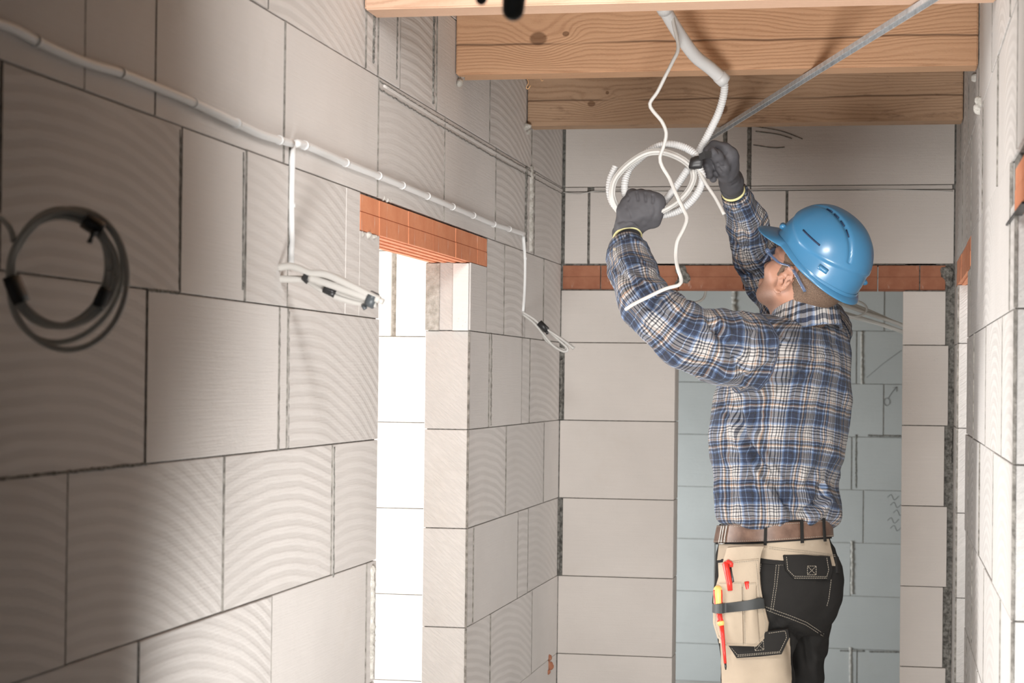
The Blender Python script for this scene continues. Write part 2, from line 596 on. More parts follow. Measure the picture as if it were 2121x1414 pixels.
def block(parent, m, X0, X1, Z0, Z1, t, origin, rotz, name='block', arc=None, tint=None, proud=None, seg=None):
    """block in wall frame: local x along the wall, front face at local y=0, thickness t"""
    du, dz = (X1 - X0) / 2, (Z1 - Z0) / 2
    bm = bmesh.new()
    bmesh.ops.create_cube(bm, size=1)
    pr = random.uniform(-0.0015, 0.0015) if proud is None else proud
    for v in bm.verts:
        v.co.x *= 2 * du
        v.co.z *= 2 * dz
        v.co.y = -pr if v.co.y < 0 else t
    bmesh.ops.bevel(bm, geom=bm.edges[:], offset=min(0.0011, du * .4), segments=1, affect='EDGES')
    me = bpy.data.meshes.new(name)
    bm.to_mesh(me)
    bm.free()
    me.materials.append(m)
    o = bpy.data.objects.new(name, me)
    C.objects.link(o)
    c, s = math.cos(rotz), math.sin(rotz)
    xm = (X0 + X1) / 2
    o.location = (origin[0] + c * xm, origin[1] + s * xm, (Z0 + Z1) / 2)
    o.rotation_euler = (0, 0, rotz)
    o['arc'] = float(random.choice([0, 0.75, 0.9, 1.0]) if arc is None else arc)
    rw_ = parent.name == 'wall_right'
    o['arcx'] = random.uniform(-0.05, 0.05) if rw_ else random.uniform(-0.25, 0.0)
    o['arcz'] = random.uniform(-0.55, -0.40) if rw_ else random.uniform(-1.5, -0.95)
    o['tint'] = float(random.uniform(0, 0.35) if tint is None else tint)
    setpar(o, parent)
    return o


def core(name, boxes, m=MORTARL):
    b = MB()
    for lo, hi in boxes:
        b.box(lo, hi)
    o = b.build(name, m, None, smooth=False, loc=(0, 0, 0))
    return tag(o, kind='structure')


g = 0.0012
LV = lambda k: 1.30 + 0.25 * k     # bottom level of course k


def ylw(px): return atx(px, 760, W)[1]


OY0, OY1, OZ = 3.952, 4.846, 1.7235
wl = core('wall_left', [((W - T + .006, -1.0, 0), (W - .006, OY0 - .006, HC)), ((W - T + .006, OY1 + .006, 0), (W - .006, YB + .1, HC)), ((W - T + .006, OY0 - .2, 1.80), (W - .006, OY1 + .2, HC))], MORTAR)
LW = lambda *a, **k: block(wl, AAC, *a, T, (W, 0, 0), PI / 2, **k)
GAP = {  # wide joints: px of the joint -> half gap in metres
}
JL = MB()
JR = MB()
rowsL = {
    4: [545, 900],
    3: [545, 750, 775, 820, 897, 1008, 1096],
    2: [165, 313, 582, 777, 915, 1022, 1086, 1103],
    1: [-5, 370, 505, 592, 714],
    0: [303, 577, 595],
    -1: [142, 467, 690],
    -2: [-30, 295, 568, 764],
    -3: [-40, 180, 480, 700],
}
noarc = {(2, 0), (2, 1), (2, 2), (1, 5), (0, 1), (3, 4), (3, 5)}
arcs_off = 0
for k in range(4, -6, -1):
    z0, z1 = LV(k) + g, min(LV(k + 1) - g, HC)
    z0 = max(z0, 0.0)
    js = [ylw(p) for p in rowsL.get(k, [100 + 60 * k % 90, 420, 640])]
    full = k >= 2
    # extend behind the camera with whole blocks
    ys = js[:]
    while ys[0] > -0.9:
        ys.insert(0, max(ys[0] - 0.6, -1.0))
    end = YB - 0.012 if k in (0, -2, 2) else YB
    if full:
        segs = [ys + [end]]
    elif k == 1:
        segs = [ys]
        # the pieces around the lintel
        LW(ylw(714) + g, ylw(743) - g, z0, z1, arc=0.6)
        LW(ylw(743) + g, OY0, z0, OZ - g, arc=0.6)
        ys2 = [ylw(p) for p in (1005, 1042, 1085, 1124)] + [YB - .012]
        LW(OY1, ylw(1005) - g, z0, OZ - g, arc=0.0)
        segs.append(ys2)
    else:
        rr = {0: [1013, 1080, 1097], -1: [1050, 1128], -2: [985, 1076, 1097], -3: [1022, 1107], -4: [1060], -5: [1010, 1100]}[k]
        segs = [ys + [OY0], [OY1] + [ylw(p) for p in rr] + [end]]
    for si, sg in enumerate(segs):
        for i in range(len(sg) - 1):
            a, b = sg[i], sg[i + 1]
            wide = 0.0009
            if b - a < 0.03: continue
            if i or si: JL.box((W - .004, a - .0009, z0), (W + .0018, a + .0008, z1))
            pos = a + (b - a) / 2
            ar = 0.0 if (k, i if si else i - (len(sg) - 1 - len(rowsL.get(k, []))) + 0) in noarc else None
            if pos < 1.9 and False: ar = 0
            if k == 3 and pos > 4.9: ar = 1.0
            LW(a + (wide if i or si else 0), b - (wide if i < len(sg) - 2 or si == 0 and not full else 0), z0, z1, arc=ar)

tag(JL.build('joint_mortar', MORTARM, wl, smooth=False), kind='stuff')

# back wall with the wide opening
BX0, BX1 = -0.673, 0.038
wb = core('wall_back', [((W - T, YB + .012, 0), (BX0 - .006, YB + T - .006, HC)), ((BX1 + .006, YB + .012, 0), (XR + .4, YB + T - .006, HC)), ((BX0 - .1, YB + .012, 1.80), (BX1 + .1, YB + T - .006, HC))], MORTAR)
BW = lambda *a, **k: block(wb, AACB, *a, T, (0, YB, 0), 0.0, **k)


def xbw(px, py=700): return aty(px, py, YB)[0]


for k in range(1, -6, -1):
    z0, z1 = max(LV(k) + g, 0), LV(k + 1) - g
    if k == 1: z1 = OZ - .006
    BW(W + (.014 if k in (0, -2) else .0015), BX0, z0, z1, arc=0, tint=random.uniform(0, .2))
    BW(BX1, xbw(1973) - (.012 if k % 2 else .002) - .01, z0, z1, arc=0, tint=random.uniform(0, .2))
for k, js, gaps in ((3, [1502, 1552], .0065), (2, [1221, 1631], .004), (4, [1300, 1700], .003)):
    z0, z1 = LV(k) + g, min(LV(k + 1) - g, HC)
    if k == 2: z0 = 1.80 + .004; z1 = LV(3) - .016
    xs = [W + .01] + [xbw(p, 320) for p in js] + [xbw(1974)]
    for i in range(len(xs) - 1):
        BW(xs[i] + (gaps if i else 0), xs[i + 1] - (gaps if i < len(xs) - 2 else 0), z0, z1, arc=0, tint=random.uniform(.1, .3))
# thin levelling slips above that course
for a, b in ((W + .01, xbw(1221) - .012), (xbw(1221) + .01, xbw(1550)), (xbw(1550) + .004, XR - .01)):
    BW(a, b, LV(3) - .0135, LV(3) - .001, arc=0, name='levelling_slip', tint=.6)

# right wall: far doorway, stub, near doorway
O2a, O2b, O1 = 5.237, 5.93, 3.233
wr = core('wall_right', [((XR + .006, O1 + .006, 0), (XR + T - .006, O2a - .006, HC)), ((XR + .006, O2b + .006, 0), (XR + T - .006, YB + .1, HC)), ((XR + .006, -1, 1.80), (XR + T - .006, YB, HC)), ((XR + .006, -1, 0), (XR + T - .006, 2.1, HC))], MORTAR)
def RW(a, b, z0, z1, **k):
    JR.box((XR - .0018, a - .0016, z0), (XR + .004, a + .0004, z1))
    return block(wr, AACR, -b, -a, z0, z1, T, (XR, 0, 0), -PI / 2, **k)
for k in range(4, -6, -1):
    z0, z1 = max(LV(k) + g, 0), min(LV(k + 1) - g, HC)
    off = {0: 0, 1: .31}[k % 2]
    if k >= 2:
        ys = [-1.0]
        y = -.4 + off * .7
        while y < YB - .25:
            ys.append(y); y += .6
        ys.append(YB)
        for i in range(len(ys) - 1): RW(ys[i] + g, ys[i + 1] - g, z0, z1, arc=.9 if i % 4 else 0, tint=random.uniform(0, .12))
    else:
        j = O1 + (.6 if k % 2 else .33)
        zt = OZ - g if k == 1 else z1
        if k == 1:
            RW(O1 + .14, O2a - .24, z0, z1, arc=.9, tint=0)
            RW(O1, O1 + .14, z0, zt, arc=.9, tint=0)
            RW(O2a - .24, O2a, z0, zt, arc=0, tint=0)
            RW(O2b, 6.05, z0, zt, arc=0)
            RW(6.05, YB - .01, z0, z1, arc=0)
        else:
            ys = [O1, j, j + .6, j + 1.2, O2a] if j + 1.3 < O2a else [O1, j, j + .6, O2a]
            for i in range(len(ys) - 1): RW(ys[i] + g, ys[i + 1] - g, z0, z1, arc=[.9, 1, 0, .7][(i + k) % 4], tint=random.uniform(0, .12))
            RW(O2b, YB - .01, z0, z1, arc=0)
        RW(1.5, 2.1, z0, zt, arc=0)
        RW(.6, 1.5, z0, zt, arc=0)
        RW(-1, .6, z0, zt, arc=0)

tag(JR.build('joint_mortar', MORTARM, wr, smooth=False), kind='stuff')

# far wall of the room at the end
wf = core('wall_far', [((-2.9, YF + .008, 0), (2.2, YF + T, 2.6))])
def xff(px): return aty(px, 900, YF)[0]


rowsF = {6: [1250, 1500, 1800], 5: [1364, 1620], 4: [1520, 1785], 3: [1364, 1570, 1785], 2: [1358, 1590, 1830], 1: [1300, 1535, 1773], 0: [1388, 1600, 1830], -1: [1300, 1484, 1765],
         -2: [1349, 1560, 1790], -3: [1484, 1765], -4: [1380, 1620], -5: [1300, 1520]}
for k in range(5, -6, -1):
    z0, z1 = max(1.1784 + .25 * k + g, 0), min(1.1784 + .25 * (k + 1) - g, 2.6)
    xs = [xff(p) for p in rowsF[k]]
    while xs[0] > -2.4: xs.insert(0, xs[0] - .59)
    while xs[-1] < 1.7: xs.append(xs[-1] + .59)
    for i in range(len(xs) - 1):
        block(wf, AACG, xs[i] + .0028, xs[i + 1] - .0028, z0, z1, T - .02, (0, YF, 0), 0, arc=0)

# sunlit wall of the room on the left
ws = core('wall_side_left', [((-4.2, YL + .01, 0), (W - T, YL + T, HC))], MORTARL)
for k in range(4, -6, -1):
    z0, z1 = max(LV(k) + g, 0), min(LV(k + 1) - g, HC)
    xs = [W - T - .002, -1.50 + (.22 if k % 2 else -.03)] if k != 1 else [W - T - .002, aty(811, 600, YL)[0]]
    while xs[-1] > -4.1: xs.append(xs[-1] - .59)
    for i in range(len(xs) - 1):
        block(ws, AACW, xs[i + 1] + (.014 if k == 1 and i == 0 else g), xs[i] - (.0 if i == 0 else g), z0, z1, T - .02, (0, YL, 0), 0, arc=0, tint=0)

# dim wall in the side room on the right
wsr = core('wall_side_right', [((XR + T, 4.61, 0), (2.2, 4.7, HC))])
for k in range(4, -6, -1):
    z0, z1 = max(LV(k) + g, 0), min(LV(k + 1) - g, HC)
    xs = [XR + T, XR + T + (.6 if k % 2 else .32), 1.4, 2.1]
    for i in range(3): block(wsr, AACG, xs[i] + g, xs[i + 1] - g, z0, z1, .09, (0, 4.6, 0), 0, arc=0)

core('floor', [((-4.2, -1.6, -.12), (2.3, 9.6, -.0005))], CONCRETE)
cl = core('ceiling', [((-4.2, -1.0, HC), (2.3, 6.35, HC + .06)), ((-3.0, 6.35, 2.6), (2.3, 9.55, 2.66))], BOARD)
core('wall_end_left', [((-3.0, 6.35, 0), (-2.9, 7.2, 2.6)), ((-3.0, 8.9, 0), (-2.9, 9.5, 2.6)), ((-3.0, 7.2, 0), (-2.9, 8.9, .4)), ((-3.0, 7.2, 1.7), (-2.9, 8.9, 2.6))], AACG)
core('wall_end_right', [((2.2, -1, 0), (2.3, 9.5, 2.6))], AACG)
core('wall_end_front', [((-3.0, 6.351, 0), (W - T - .01, 6.45, 2.6)), ((XR + .4, 6.351, 0), (2.3, 6.45, 2.6)), ((-1.2, 6.352, 2.385), (.6, 6.45, 2.6))], AACG)
core('wall_side_rear', [((-4.2, 1.6, 0), (W - T - .005, 1.7, HC))], AACW)

# mortar in the wide joints, smears and patches
def blob(name, parent, m, pts, r, y=None, sq=0.4, seed=1):
    V, F = surface_net(lambda P: smin_list([np.linalg.norm((P - p) / np.array([1, 1, 1]), axis=1) - q for p, q in zip(pts, r)], .01) + (vnoise(P * 90, seed) - .5) * .008, np.min(pts, 0) - max(r) - .012, np.max(pts, 0) + max(r) + .012, .0035)
    return mk(name, V, F, m, parent)


# ------------------------------------------------------------------ implicit surfaces
def vnoise(P, seed=0):
    P = P + seed * 17.31
    i = np.floor(P).astype(np.int64)
    f = P - i
    f = f * f * (3 - 2 * f)

    def h(a, b, c):
        n = (a * 73856093) ^ (b * 19349663) ^ (c * 83492791)
        n = (n ^ (n >> 13)) * 1274126177
        return ((n ^ (n >> 16)) & 0xFFFF) / 65535.0
    o = 0
    for dx in (0, 1):
        for dy in (0, 1):
            for dz in (0, 1):
                w = (f[:, 0] if dx else 1 - f[:, 0]) * (f[:, 1] if dy else 1 - f[:, 1]) * (f[:, 2] if dz else 1 - f[:, 2])
                o = o + w * h(i[:, 0] + dx, i[:, 1] + dy, i[:, 2] + dz)
    return o


def smin(a, b, k):
    h = np.clip(0.5 + 0.5 * (b - a) / k, 0, 1)
    return b * (1 - h) + a * h - k * h * (1 - h)


def smax(a, b, k):
    return -smin(-a, -b, k)


def smin_list(L, k):
    d = L[0]
    for e in L[1:]:
        d = smin(d, e, k)
    return d


def cap(P, a, b, ra, rb, flat=None):
    a, b = np.asarray(a, float), np.asarray(b, float)
    ab = b - a
    t = np.clip(((P - a) @ ab) / (ab @ ab + 1e-12), 0, 1)
    D = P - (a + t[:, None] * ab)
    r = ra + (rb - ra) * t
    if flat is None:
        return np.linalg.norm(D, axis=1) - r
    w, s = flat
    w = np.asarray(w, float)
    w = w / np.linalg.norm(w)
    c = D @ w
    return (np.sqrt(np.maximum((D * D).sum(1) - c * c + (c / s) ** 2, 0)) - r) * min(1, s)


def chain(P, pts, rs, k=0.01, flat=None):
    d = cap(P, pts[0], pts[1], rs[0], rs[1], flat)
    for i in range(1, len(pts) - 1):
        d = np.minimum(d, cap(P, pts[i], pts[i + 1], rs[i], rs[i + 1], flat)) if k == 0 else smin(d, cap(P, pts[i], pts[i + 1], rs[i], rs[i + 1], flat), k)
    return d


def ellipsoid(P, c, r, A=None):
    D = P - np.asarray(c)
    if A is not None:
        D = D @ A.T
    r = np.asarray(r, float)
    k0 = np.linalg.norm(D / r, axis=1)
    k1 = np.linalg.norm(D / (r * r), axis=1) + 1e-9
    return k0 * (k0 - 1) / k1


def surface_net(sdf, lo, hi, h):
    lo, hi = np.asarray(lo, float), np.asarray(hi, float)
    n = np.ceil((hi - lo) / h).astype(int) + 1
    xs, ys, zs = [lo[i] + h * np.arange(n[i]) for i in range(3)]
    vals = np.empty(tuple(n))
    ch = max(1, int(400000 / (n[1] * n[2])))
    for i in range(0, n[0], ch):
        G = np.stack(np.meshgrid(xs[i:i + ch], ys, zs, indexing='ij'), -1).reshape(-1, 3)
        vals[i:i + ch] = sdf(G).reshape(-1, n[1], n[2])
    s = vals < 0
    cn = [(a, b, c) for a in (0, 1) for b in (0, 1) for c in (0, 1)]
    cnt = sum(s[a:n[0] - 1 + a, b:n[1] - 1 + b, c:n[2] - 1 + c].astype(np.int8) for a, b, c in cn)
    act = (cnt > 0) & (cnt < 8)
    idx = np.argwhere(act)
    vid = -np.ones(act.shape, int)
    vid[act] = np.arange(len(idx))
    acc = np.zeros((len(idx), 3))
    num = np.zeros(len(idx))
    for a in cn:
        for ax in range(3):
            if a[ax]: continue
            b = list(a); b[ax] = 1
            va = vals[idx[:, 0] + a[0], idx[:, 1] + a[1], idx[:, 2] + a[2]]
            vb = vals[idx[:, 0] + b[0], idx[:, 1] + b[1], idx[:, 2] + b[2]]
            m = (va < 0) != (vb < 0)
            t = np.where(m, va / np.where(m, va - vb, 1), 0)
            p = np.zeros((len(idx), 3)) + np.array(a)
            p[:, ax] += t
            acc += p * m[:, None]
            num += m
    V = lo + (idx + acc / num[:, None]) * h
    F = []
    for ax in range(3):
        o1, o2 = [(1, 2), (2, 0), (0, 1)][ax]
        sl0 = [slice(None)] * 3; sl1 = [slice(None)] * 3
        sl0[ax] = slice(0, n[ax] - 1); sl1[ax] = slice(1, n[ax])
        A, B = s[tuple(sl0)], s[tuple(sl1)]
        e = np.argwhere(A != B)
        e = e[(e[:, o1] > 0) & (e[:, o1] < n[o1] - 1) & (e[:, o2] > 0) & (e[:, o2] < n[o2] - 1)]
        if not len(e): continue
        flip = A[tuple(e.T)]
        q = []
        for d1, d2 in ((-1, -1), (0, -1), (0, 0), (-1, 0)):
            c = e.copy()
            c[:, o1] += d1; c[:, o2] += d2
            q.append(vid[tuple(c.T)])
        q = np.stack(q, 1)
        q[~flip] = q[~flip][:, ::-1]
        F.append(q)
    return V, np.vstack(F)


def normals(V, F):
    N = np.zeros_like(V)
    fn = np.cross(V[F[:, 2]] - V[F[:, 0]], V[F[:, 3]] - V[F[:, 1]])
    for i in range(4):
        np.add.at(N, F[:, i], fn)
    return N / (np.linalg.norm(N, axis=1)[:, None] + 1e-12)


def relax(V, F, it=2, f=0.5):
    for _ in range(it):
        S = np.zeros_like(V); c = np.zeros(len(V))
        for i in range(4):
            j = F[:, (i + 1) % 4]
            np.add.at(S, F[:, i], V[j]); np.add.at(c, F[:, i], 1)
            np.add.at(S, j, V[F[:, i]]); np.add.at(c, j, 1)
        V = V + f * (S / c[:, None] - V)
    return V


def dist_poly(Q, pts):
    d = np.full(len(Q), 1e9)
    tt = np.zeros(len(Q))
    pts = np.asarray(pts, float)
    L = np.r_[0, np.cumsum(np.linalg.norm(np.diff(pts, axis=0), axis=1))]
    for i in range(len(pts) - 1):
        a, b = pts[i], pts[i + 1]
        ab = b - a
        t = np.clip(((Q - a) @ ab) / (ab @ ab), 0, 1)
        e = np.linalg.norm(Q - (a + t[:, None] * ab), axis=1)
        m = e < d
        d[m] = e[m]
        tt[m] = ((L[i] + t * (L[i + 1] - L[i])) / L[-1])[m]
    return d, tt


def folds(V, N, FL):
    """press folds (polylines as seen on the garment's near side) into V along N"""
    Q = project(V)
    front = np.clip(-(N @ _F) * 2.0, 0, 1)
    for pts, amp, wd in FL:
        d, t = dist_poly(Q, pts)
        k = np.exp(-(d / wd) ** 2) * np.clip(np.sin(PI * np.clip(t, .02, .98)) * 2.0, 0, 1)
        V = V + N * (amp * k * front)[:, None]
    return V


# mortar lumps at beam bearings and in the joints
for nm, par, m_, pts, r in (
        ('mortar', wl, MORTARL, [atx(951, 68, W + .004), atx(948, 90, W + .002), atx(950, 50, W + .002)], [.012, .01, .008]),
        ('mortar', wl, MORTARL, [atx(952, 172, W + .006), atx(955, 163, W + .006)], [.010, .012]),
        ('mortar', wl, MORTARL, [atx(1091, 263, W + .004), atx(1094, 272, W + .002)], [.012, .008]),
        ('mortar', wb, MORTAR, [aty(1411, 560, YB + .002), aty(1418, 575, YB), aty(1405, 588, YB + .002)], [.017, .018, .012]),
        ('mortar', wb, MORTAR, [aty(1962, 565, YB), aty(1966, 585, YB + .004), aty(1954, 560, YB + .004)], [.02, .014, .012]),
        ('mortar', wl, MORTARL, [atx(750, 485, W - .003), atx(760, 487, W - .003), atx(772, 490, W - .003)], [.008, .008, .007]),
        ('mortar', wl, MORTARL, [atx(800, 412, W - .004), atx(792, 409, W - .004), atx(808, 416, W - .004)], [.007, .007, .006]),
        ('mortar', wr, MORTARL, [atx(2030, 210, XR - .002), atx(2026, 226, XR - .004), atx(2022, 160, XR)], [.012, .012, .012]),
):
    blob(nm, par, m_, np.array(pts), r)
# rough mortar strips in wide joints
def strip(parent, m, p0, p1, w, out, name='mortar', n=40, seed=0):
    """rough vertical bead p0->p1 of half width w on a wall; out = outward unit vector"""
    p0, p1, out = np.array(p0), np.array(p1), np.array(out, float)
    P = p0 + (p1 - p0) * np.linspace(0, 1, n)[:, None]
    rr = w * (0.75 + .5 * rng.random(n))
    side = np.cross(out, (p1 - p0) / np.linalg.norm(p1 - p0))
    P = P + side * ((rng.random(n) - .5) * w * .5)[:, None]
    return MB().tube(P, rr, 7).build(name, m, parent)


for (px, py0, py1, w) in ((1502, 258, 383, .0075), (1552, 258, 383, .008), (1221, 397, 546, .0055), (1163, 400, 545, .004)):
    strip(wb, MORTAR, aty(px, py0, YB + .006), aty(px - 1, py1, YB + .006), w, (0, -1, 0))
for (px, py0, py1, w) in ((1162, 745, 868, .006), (1157, 1034, 1190, .004), (1161, 620, 690, .003)):
    strip(wb, MORTAR, aty(px, py0, YB - .001), aty(px - 1, py1, YB - .001), w, (0, -1, 0))
for (px, py0, py1, w) in ((1099, 345, 520, .010), (1089, 345, 500, .006), (769, 1170, 1405, .009), (578, 640, 932, .0025), (598, 645, 928, .002), (691, 925, 1195, .003),
                          (1016, 690, 880, .005), (821, 22, 165, .004), (898, 20, 215, .004), (774, 25, 130, .004), (371, 268, 600, .003), (504, 315, 600, .002)):
    strip(wl, MORTARM if px == 1016 else MORTARL if px in (1099, 769) else MORTAR, atx(px, py0, W - .001), atx(px - 2, py1, W - .001), w, (1, 0, 0))
strip(wr, MORTAR, aty(1971, 890, YB - .001), aty(1969, 960, YB - .001), .004, (0, -1, 0))
strip(wb, MORTAR, aty(1970, 1225, YB - .001), aty(1968, 1370, YB - .001), .004, (0, -1, 0))
for a, b in (((-5, 992), (303, 960)), ((303, 600), (370, 606))):
    strip(wl, MORTAR, atx(*a, W - .001), atx(*b, W - .001), .0025, (1, 0, 0))
# filled cable chase running up the left wall
b = MB()
cp = np.array([atx(x, y, W - .0085) for x, y in ((786, 176), (900, 246), (1023, 318), (1095, 358), (1164, 396))])
b.tube(smooth_path(cp, step=.03), .011, 6)
b.build('filled_chase', AAC, wl)
b = MB()
for off in (-8, 8):
    cp = np.array([atx(x, y + off * s, W + .0015) for x, y, s in ((786, 176, 1), (900, 246, .9), (1023, 318, .8), (1095, 358, .7), (1164, 396, .6))])
    b.tube(smooth_path(cp, step=.012) + np.array([0, 0, 1]) * (rng.random((len(smooth_path(cp, step=.012)), 1)) - .5) * .003, .0013, 5)
tag(b.build('chase_edge', MORTAR, wl), kind='stuff')
# shallow chase lines scored in the back wall
b = MB()
for pts in (((1565, 262), (1620, 272), (1662, 288)), ((1565, 272), (1610, 278), (1640, 287)), ((1560, 300), (1600, 306), (1625, 305))):
    b.tube(smooth_path(pxpath(pts, YB - .0005), step=.01), .0016, 5)
tag(b.build('scored_line', MORTAR, wb), kind='stuff')
# chase slot behind the vertical conduit, and the brick fragment near the corner
b = MB(); b.tube(pxpath([(600, 305), (596, 545)], 3.3) * 0 + np.array([atx(600, 305, W), atx(598, 545, W)]), .0035, 6)
b.build('chase_slot', MORTAR, wl)
blob('clay_fragment', wl, CLAYD, np.array([atx(1137, 1362, W), atx(1138, 1378, W), atx(1136, 1392, W)]), [.010, .013, .008])
# pencilled arrow and scribbles on the far wall
b = MB()
yy = YF - .001
th = np.linspace(0, 2 * PI, 13)
b.tube(pxpath([(1837 + 6 * math.cos(a), 832 + 8 * math.sin(a)) for a in th], yy), .0011, 4)
b.tube(pxpath([(1840, 824), (1848, 812), (1857, 801)], yy), .0011, 4)
b.tube(pxpath([(1849, 803), (1857, 801), (1857, 811)], yy), .0011, 4)
b.tube(pxpath([(1795, 782), (1830, 752), (1868, 725)], yy), .0009, 4)
for i in range(5):
    x0, y0 = 1838 + 6 * (i % 3), 1030 + i * 16
    b.tube(smooth_path(pxpath([(x0, y0), (x0 + 8, y0 - 6), (x0 + 14, y0 + 5), (x0 + 24, y0 - 3)], yy), step=.005), .0012, 4)
tag(b.build('pencil_mark', PENCIL, wf), kind='stuff')
# stained mortar on far joints
for px, py0, py1, w in ((1364, 686, 789, .004), (1360, 800, 896, .0035), (1785, 686, 795, .006), (1388, 1082, 1114, .005), (1773, 900, 1010, .004), (1765, 1120, 1230, .007), (1762, 1340, 1414, .007), (1520, 600, 680, .012)):
    strip(wf, MORTARL if w > .005 else MORTAR, aty(px, py0, YF - .0005), aty(px, py1, YF - .0005), w, (0, -1, 0))
for a, b_, y in ((1798, 1866, 902), (1740, 1790, 1347), (1800, 1866, 1349)):
    strip(wf, MORTAR, aty(a, y, YF - .0005), aty(b_, y + 1, YF - .0005), .004, (0, -1, 0))

# ------------------------------------------------------------------ clay lintels
def lintel(label, axis, a0, a1, face, z0, z1, t, m, joints, group=None, under=True):
    """row of U shaped clay tiles; axis 'x' or 'y' along; face = coordinate of visible face (thickness goes away by t)"""
    root = empty('clay_lintel', (face, (a0 + a1) / 2, z0) if axis == 'y' else ((a0 + a1) / 2, face, z0), label, 'lintel')
    ed = [a0] + joints + [a1]
    zm = z0 + (z1 - z0) * .52
    for i in range(len(ed) - 1):
        b = MB()
        s, e = ed[i] + .0018, ed[i + 1] - .0018
        jog = random.uniform(-.0012, .0012)
        sg = 1 if t > 0 else -1
        f = face + jog
        def bx(p, q, zz0, zz1, f0, f1):
            f0, f1 = min(f0, f1), max(f0, f1)
            if axis == 'y': b.box((f0, p, zz0), (f1, q, zz1))
            else: b.box((p, f0, zz0), (q, f1, zz1))
        bx(s, e, z0, zm - .001, f, face + t)
        bx(s, e, zm - .001, zm + .001, f + sg * .0025, face + t)
        bx(s, e, zm + .001, z1, f + sg * .0008, face + t)
        # ribs on the underside
        for r_ in (.15, .38, .61, .84):
            bx(s, e, z0 - .0022, z0, face + t * (r_ - .05), face + t * (r_ + .05))
        b.build('clay_tile', m, root, smooth=False)
    return root


lintel('orange clay tile lintel over the bright doorway in the left wall', 'y', ylw(743), ylw(1005), W + .001, OZ, 1.7955, -T + .002, CLAY, [ylw(p) for p in (782, 842, 893, 940, 985)])
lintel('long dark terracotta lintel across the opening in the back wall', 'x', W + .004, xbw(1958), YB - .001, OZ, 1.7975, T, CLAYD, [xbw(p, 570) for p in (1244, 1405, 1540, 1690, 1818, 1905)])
lintel('short clay lintel over the far doorway in the right wall', 'y', O2a - .24, 6.04, XR - .001, OZ, 1.7975, T, CLAY, [O2a, O2b - .25])
lintel('orange clay lintel end with steel plate at the near right doorway', 'y', 2.0, O1 - .002, XR - .001, 1.703, 1.772, T, CLAY, [2.3, 2.6, 2.9])
pl = MB().box((XR - .004, 3.02, 1.698), (XR + .010, O1 + .20, 1.7015)).build('bearing_plate', TIPM, None, smooth=False)
setp = [o for o in C.objects if o.name == 'clay_lintel.003'][0]
setpar(pl, setp)

# top notch in the far jamb of the left doorway: recessed slot between two upright block pieces
tagj = MB()
jy = OY1
b = MB()
b.box((W - .042, jy - .012, 1.3 + .25), (W - .002, jy - .001, OZ - .004))
b.build('jamb_piece', AACW, wl, smooth=False)
V0 = []
b = MB()
b.box((W - .113, jy - .010, 1.55), (W - .078, jy - .001, OZ - .004))
b.build('jamb_piece', MORTARL, wl, smooth=False)

# ------------------------------------------------------------------ beams
ZB = 2.165
for i, (yf, x_label, kn, col, seed, hh) in enumerate((
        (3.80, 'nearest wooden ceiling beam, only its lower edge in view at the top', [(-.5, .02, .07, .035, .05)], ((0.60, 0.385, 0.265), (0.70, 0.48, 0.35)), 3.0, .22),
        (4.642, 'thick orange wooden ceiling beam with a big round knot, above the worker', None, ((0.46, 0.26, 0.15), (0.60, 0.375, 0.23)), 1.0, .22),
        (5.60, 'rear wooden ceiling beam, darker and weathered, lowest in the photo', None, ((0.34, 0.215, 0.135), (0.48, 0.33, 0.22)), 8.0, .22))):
    xm = (W + XR) / 2
    cen = np.array([xm, yf + .045, ZB + hh / 2])
    if i == 1:
        k1 = aty(1115, 80, yf) - cen
        k2 = aty(1172, 70, yf) - cen
        kn = [(k1[0], k1[2], .075, .058, .055), (k2[0], k2[2], .03, .022, .02)]
    if i == 2:
        k1 = aty(1497, 226, yf) - cen
        k2 = aty(1258, 192, yf) - cen
        k3 = aty(1225, 215, yf) - cen
        kn = [(k1[0], k1[2], .05, .05, .03), (k2[0], k2[2], .018, .018, .01), (k3[0], k3[2], .04, .03, .03)]
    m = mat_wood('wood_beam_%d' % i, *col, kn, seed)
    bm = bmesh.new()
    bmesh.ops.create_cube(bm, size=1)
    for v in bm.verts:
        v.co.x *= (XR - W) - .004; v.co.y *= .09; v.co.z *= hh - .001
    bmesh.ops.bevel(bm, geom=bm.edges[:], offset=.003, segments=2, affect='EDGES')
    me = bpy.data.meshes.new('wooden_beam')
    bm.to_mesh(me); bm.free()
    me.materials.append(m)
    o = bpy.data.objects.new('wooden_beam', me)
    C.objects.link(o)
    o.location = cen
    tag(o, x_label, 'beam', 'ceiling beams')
    if i == 1:
        b = MB()
        b.tube(smooth_path(pxpath([(1092, 163, 4.66), (1094, 172, 4.655), (1090, 182, 4.65), (1094, 184, 4.65), (1099, 177, 4.65)]), step=.003), .0009, 5)
        b.tube(smooth_path(pxpath([(1120, 163, 4.66), (1122, 168, 4.66), (1125, 166, 4.655)]), step=.003), .0007, 5)
        b.build('wood_splinter', BRAID, o)

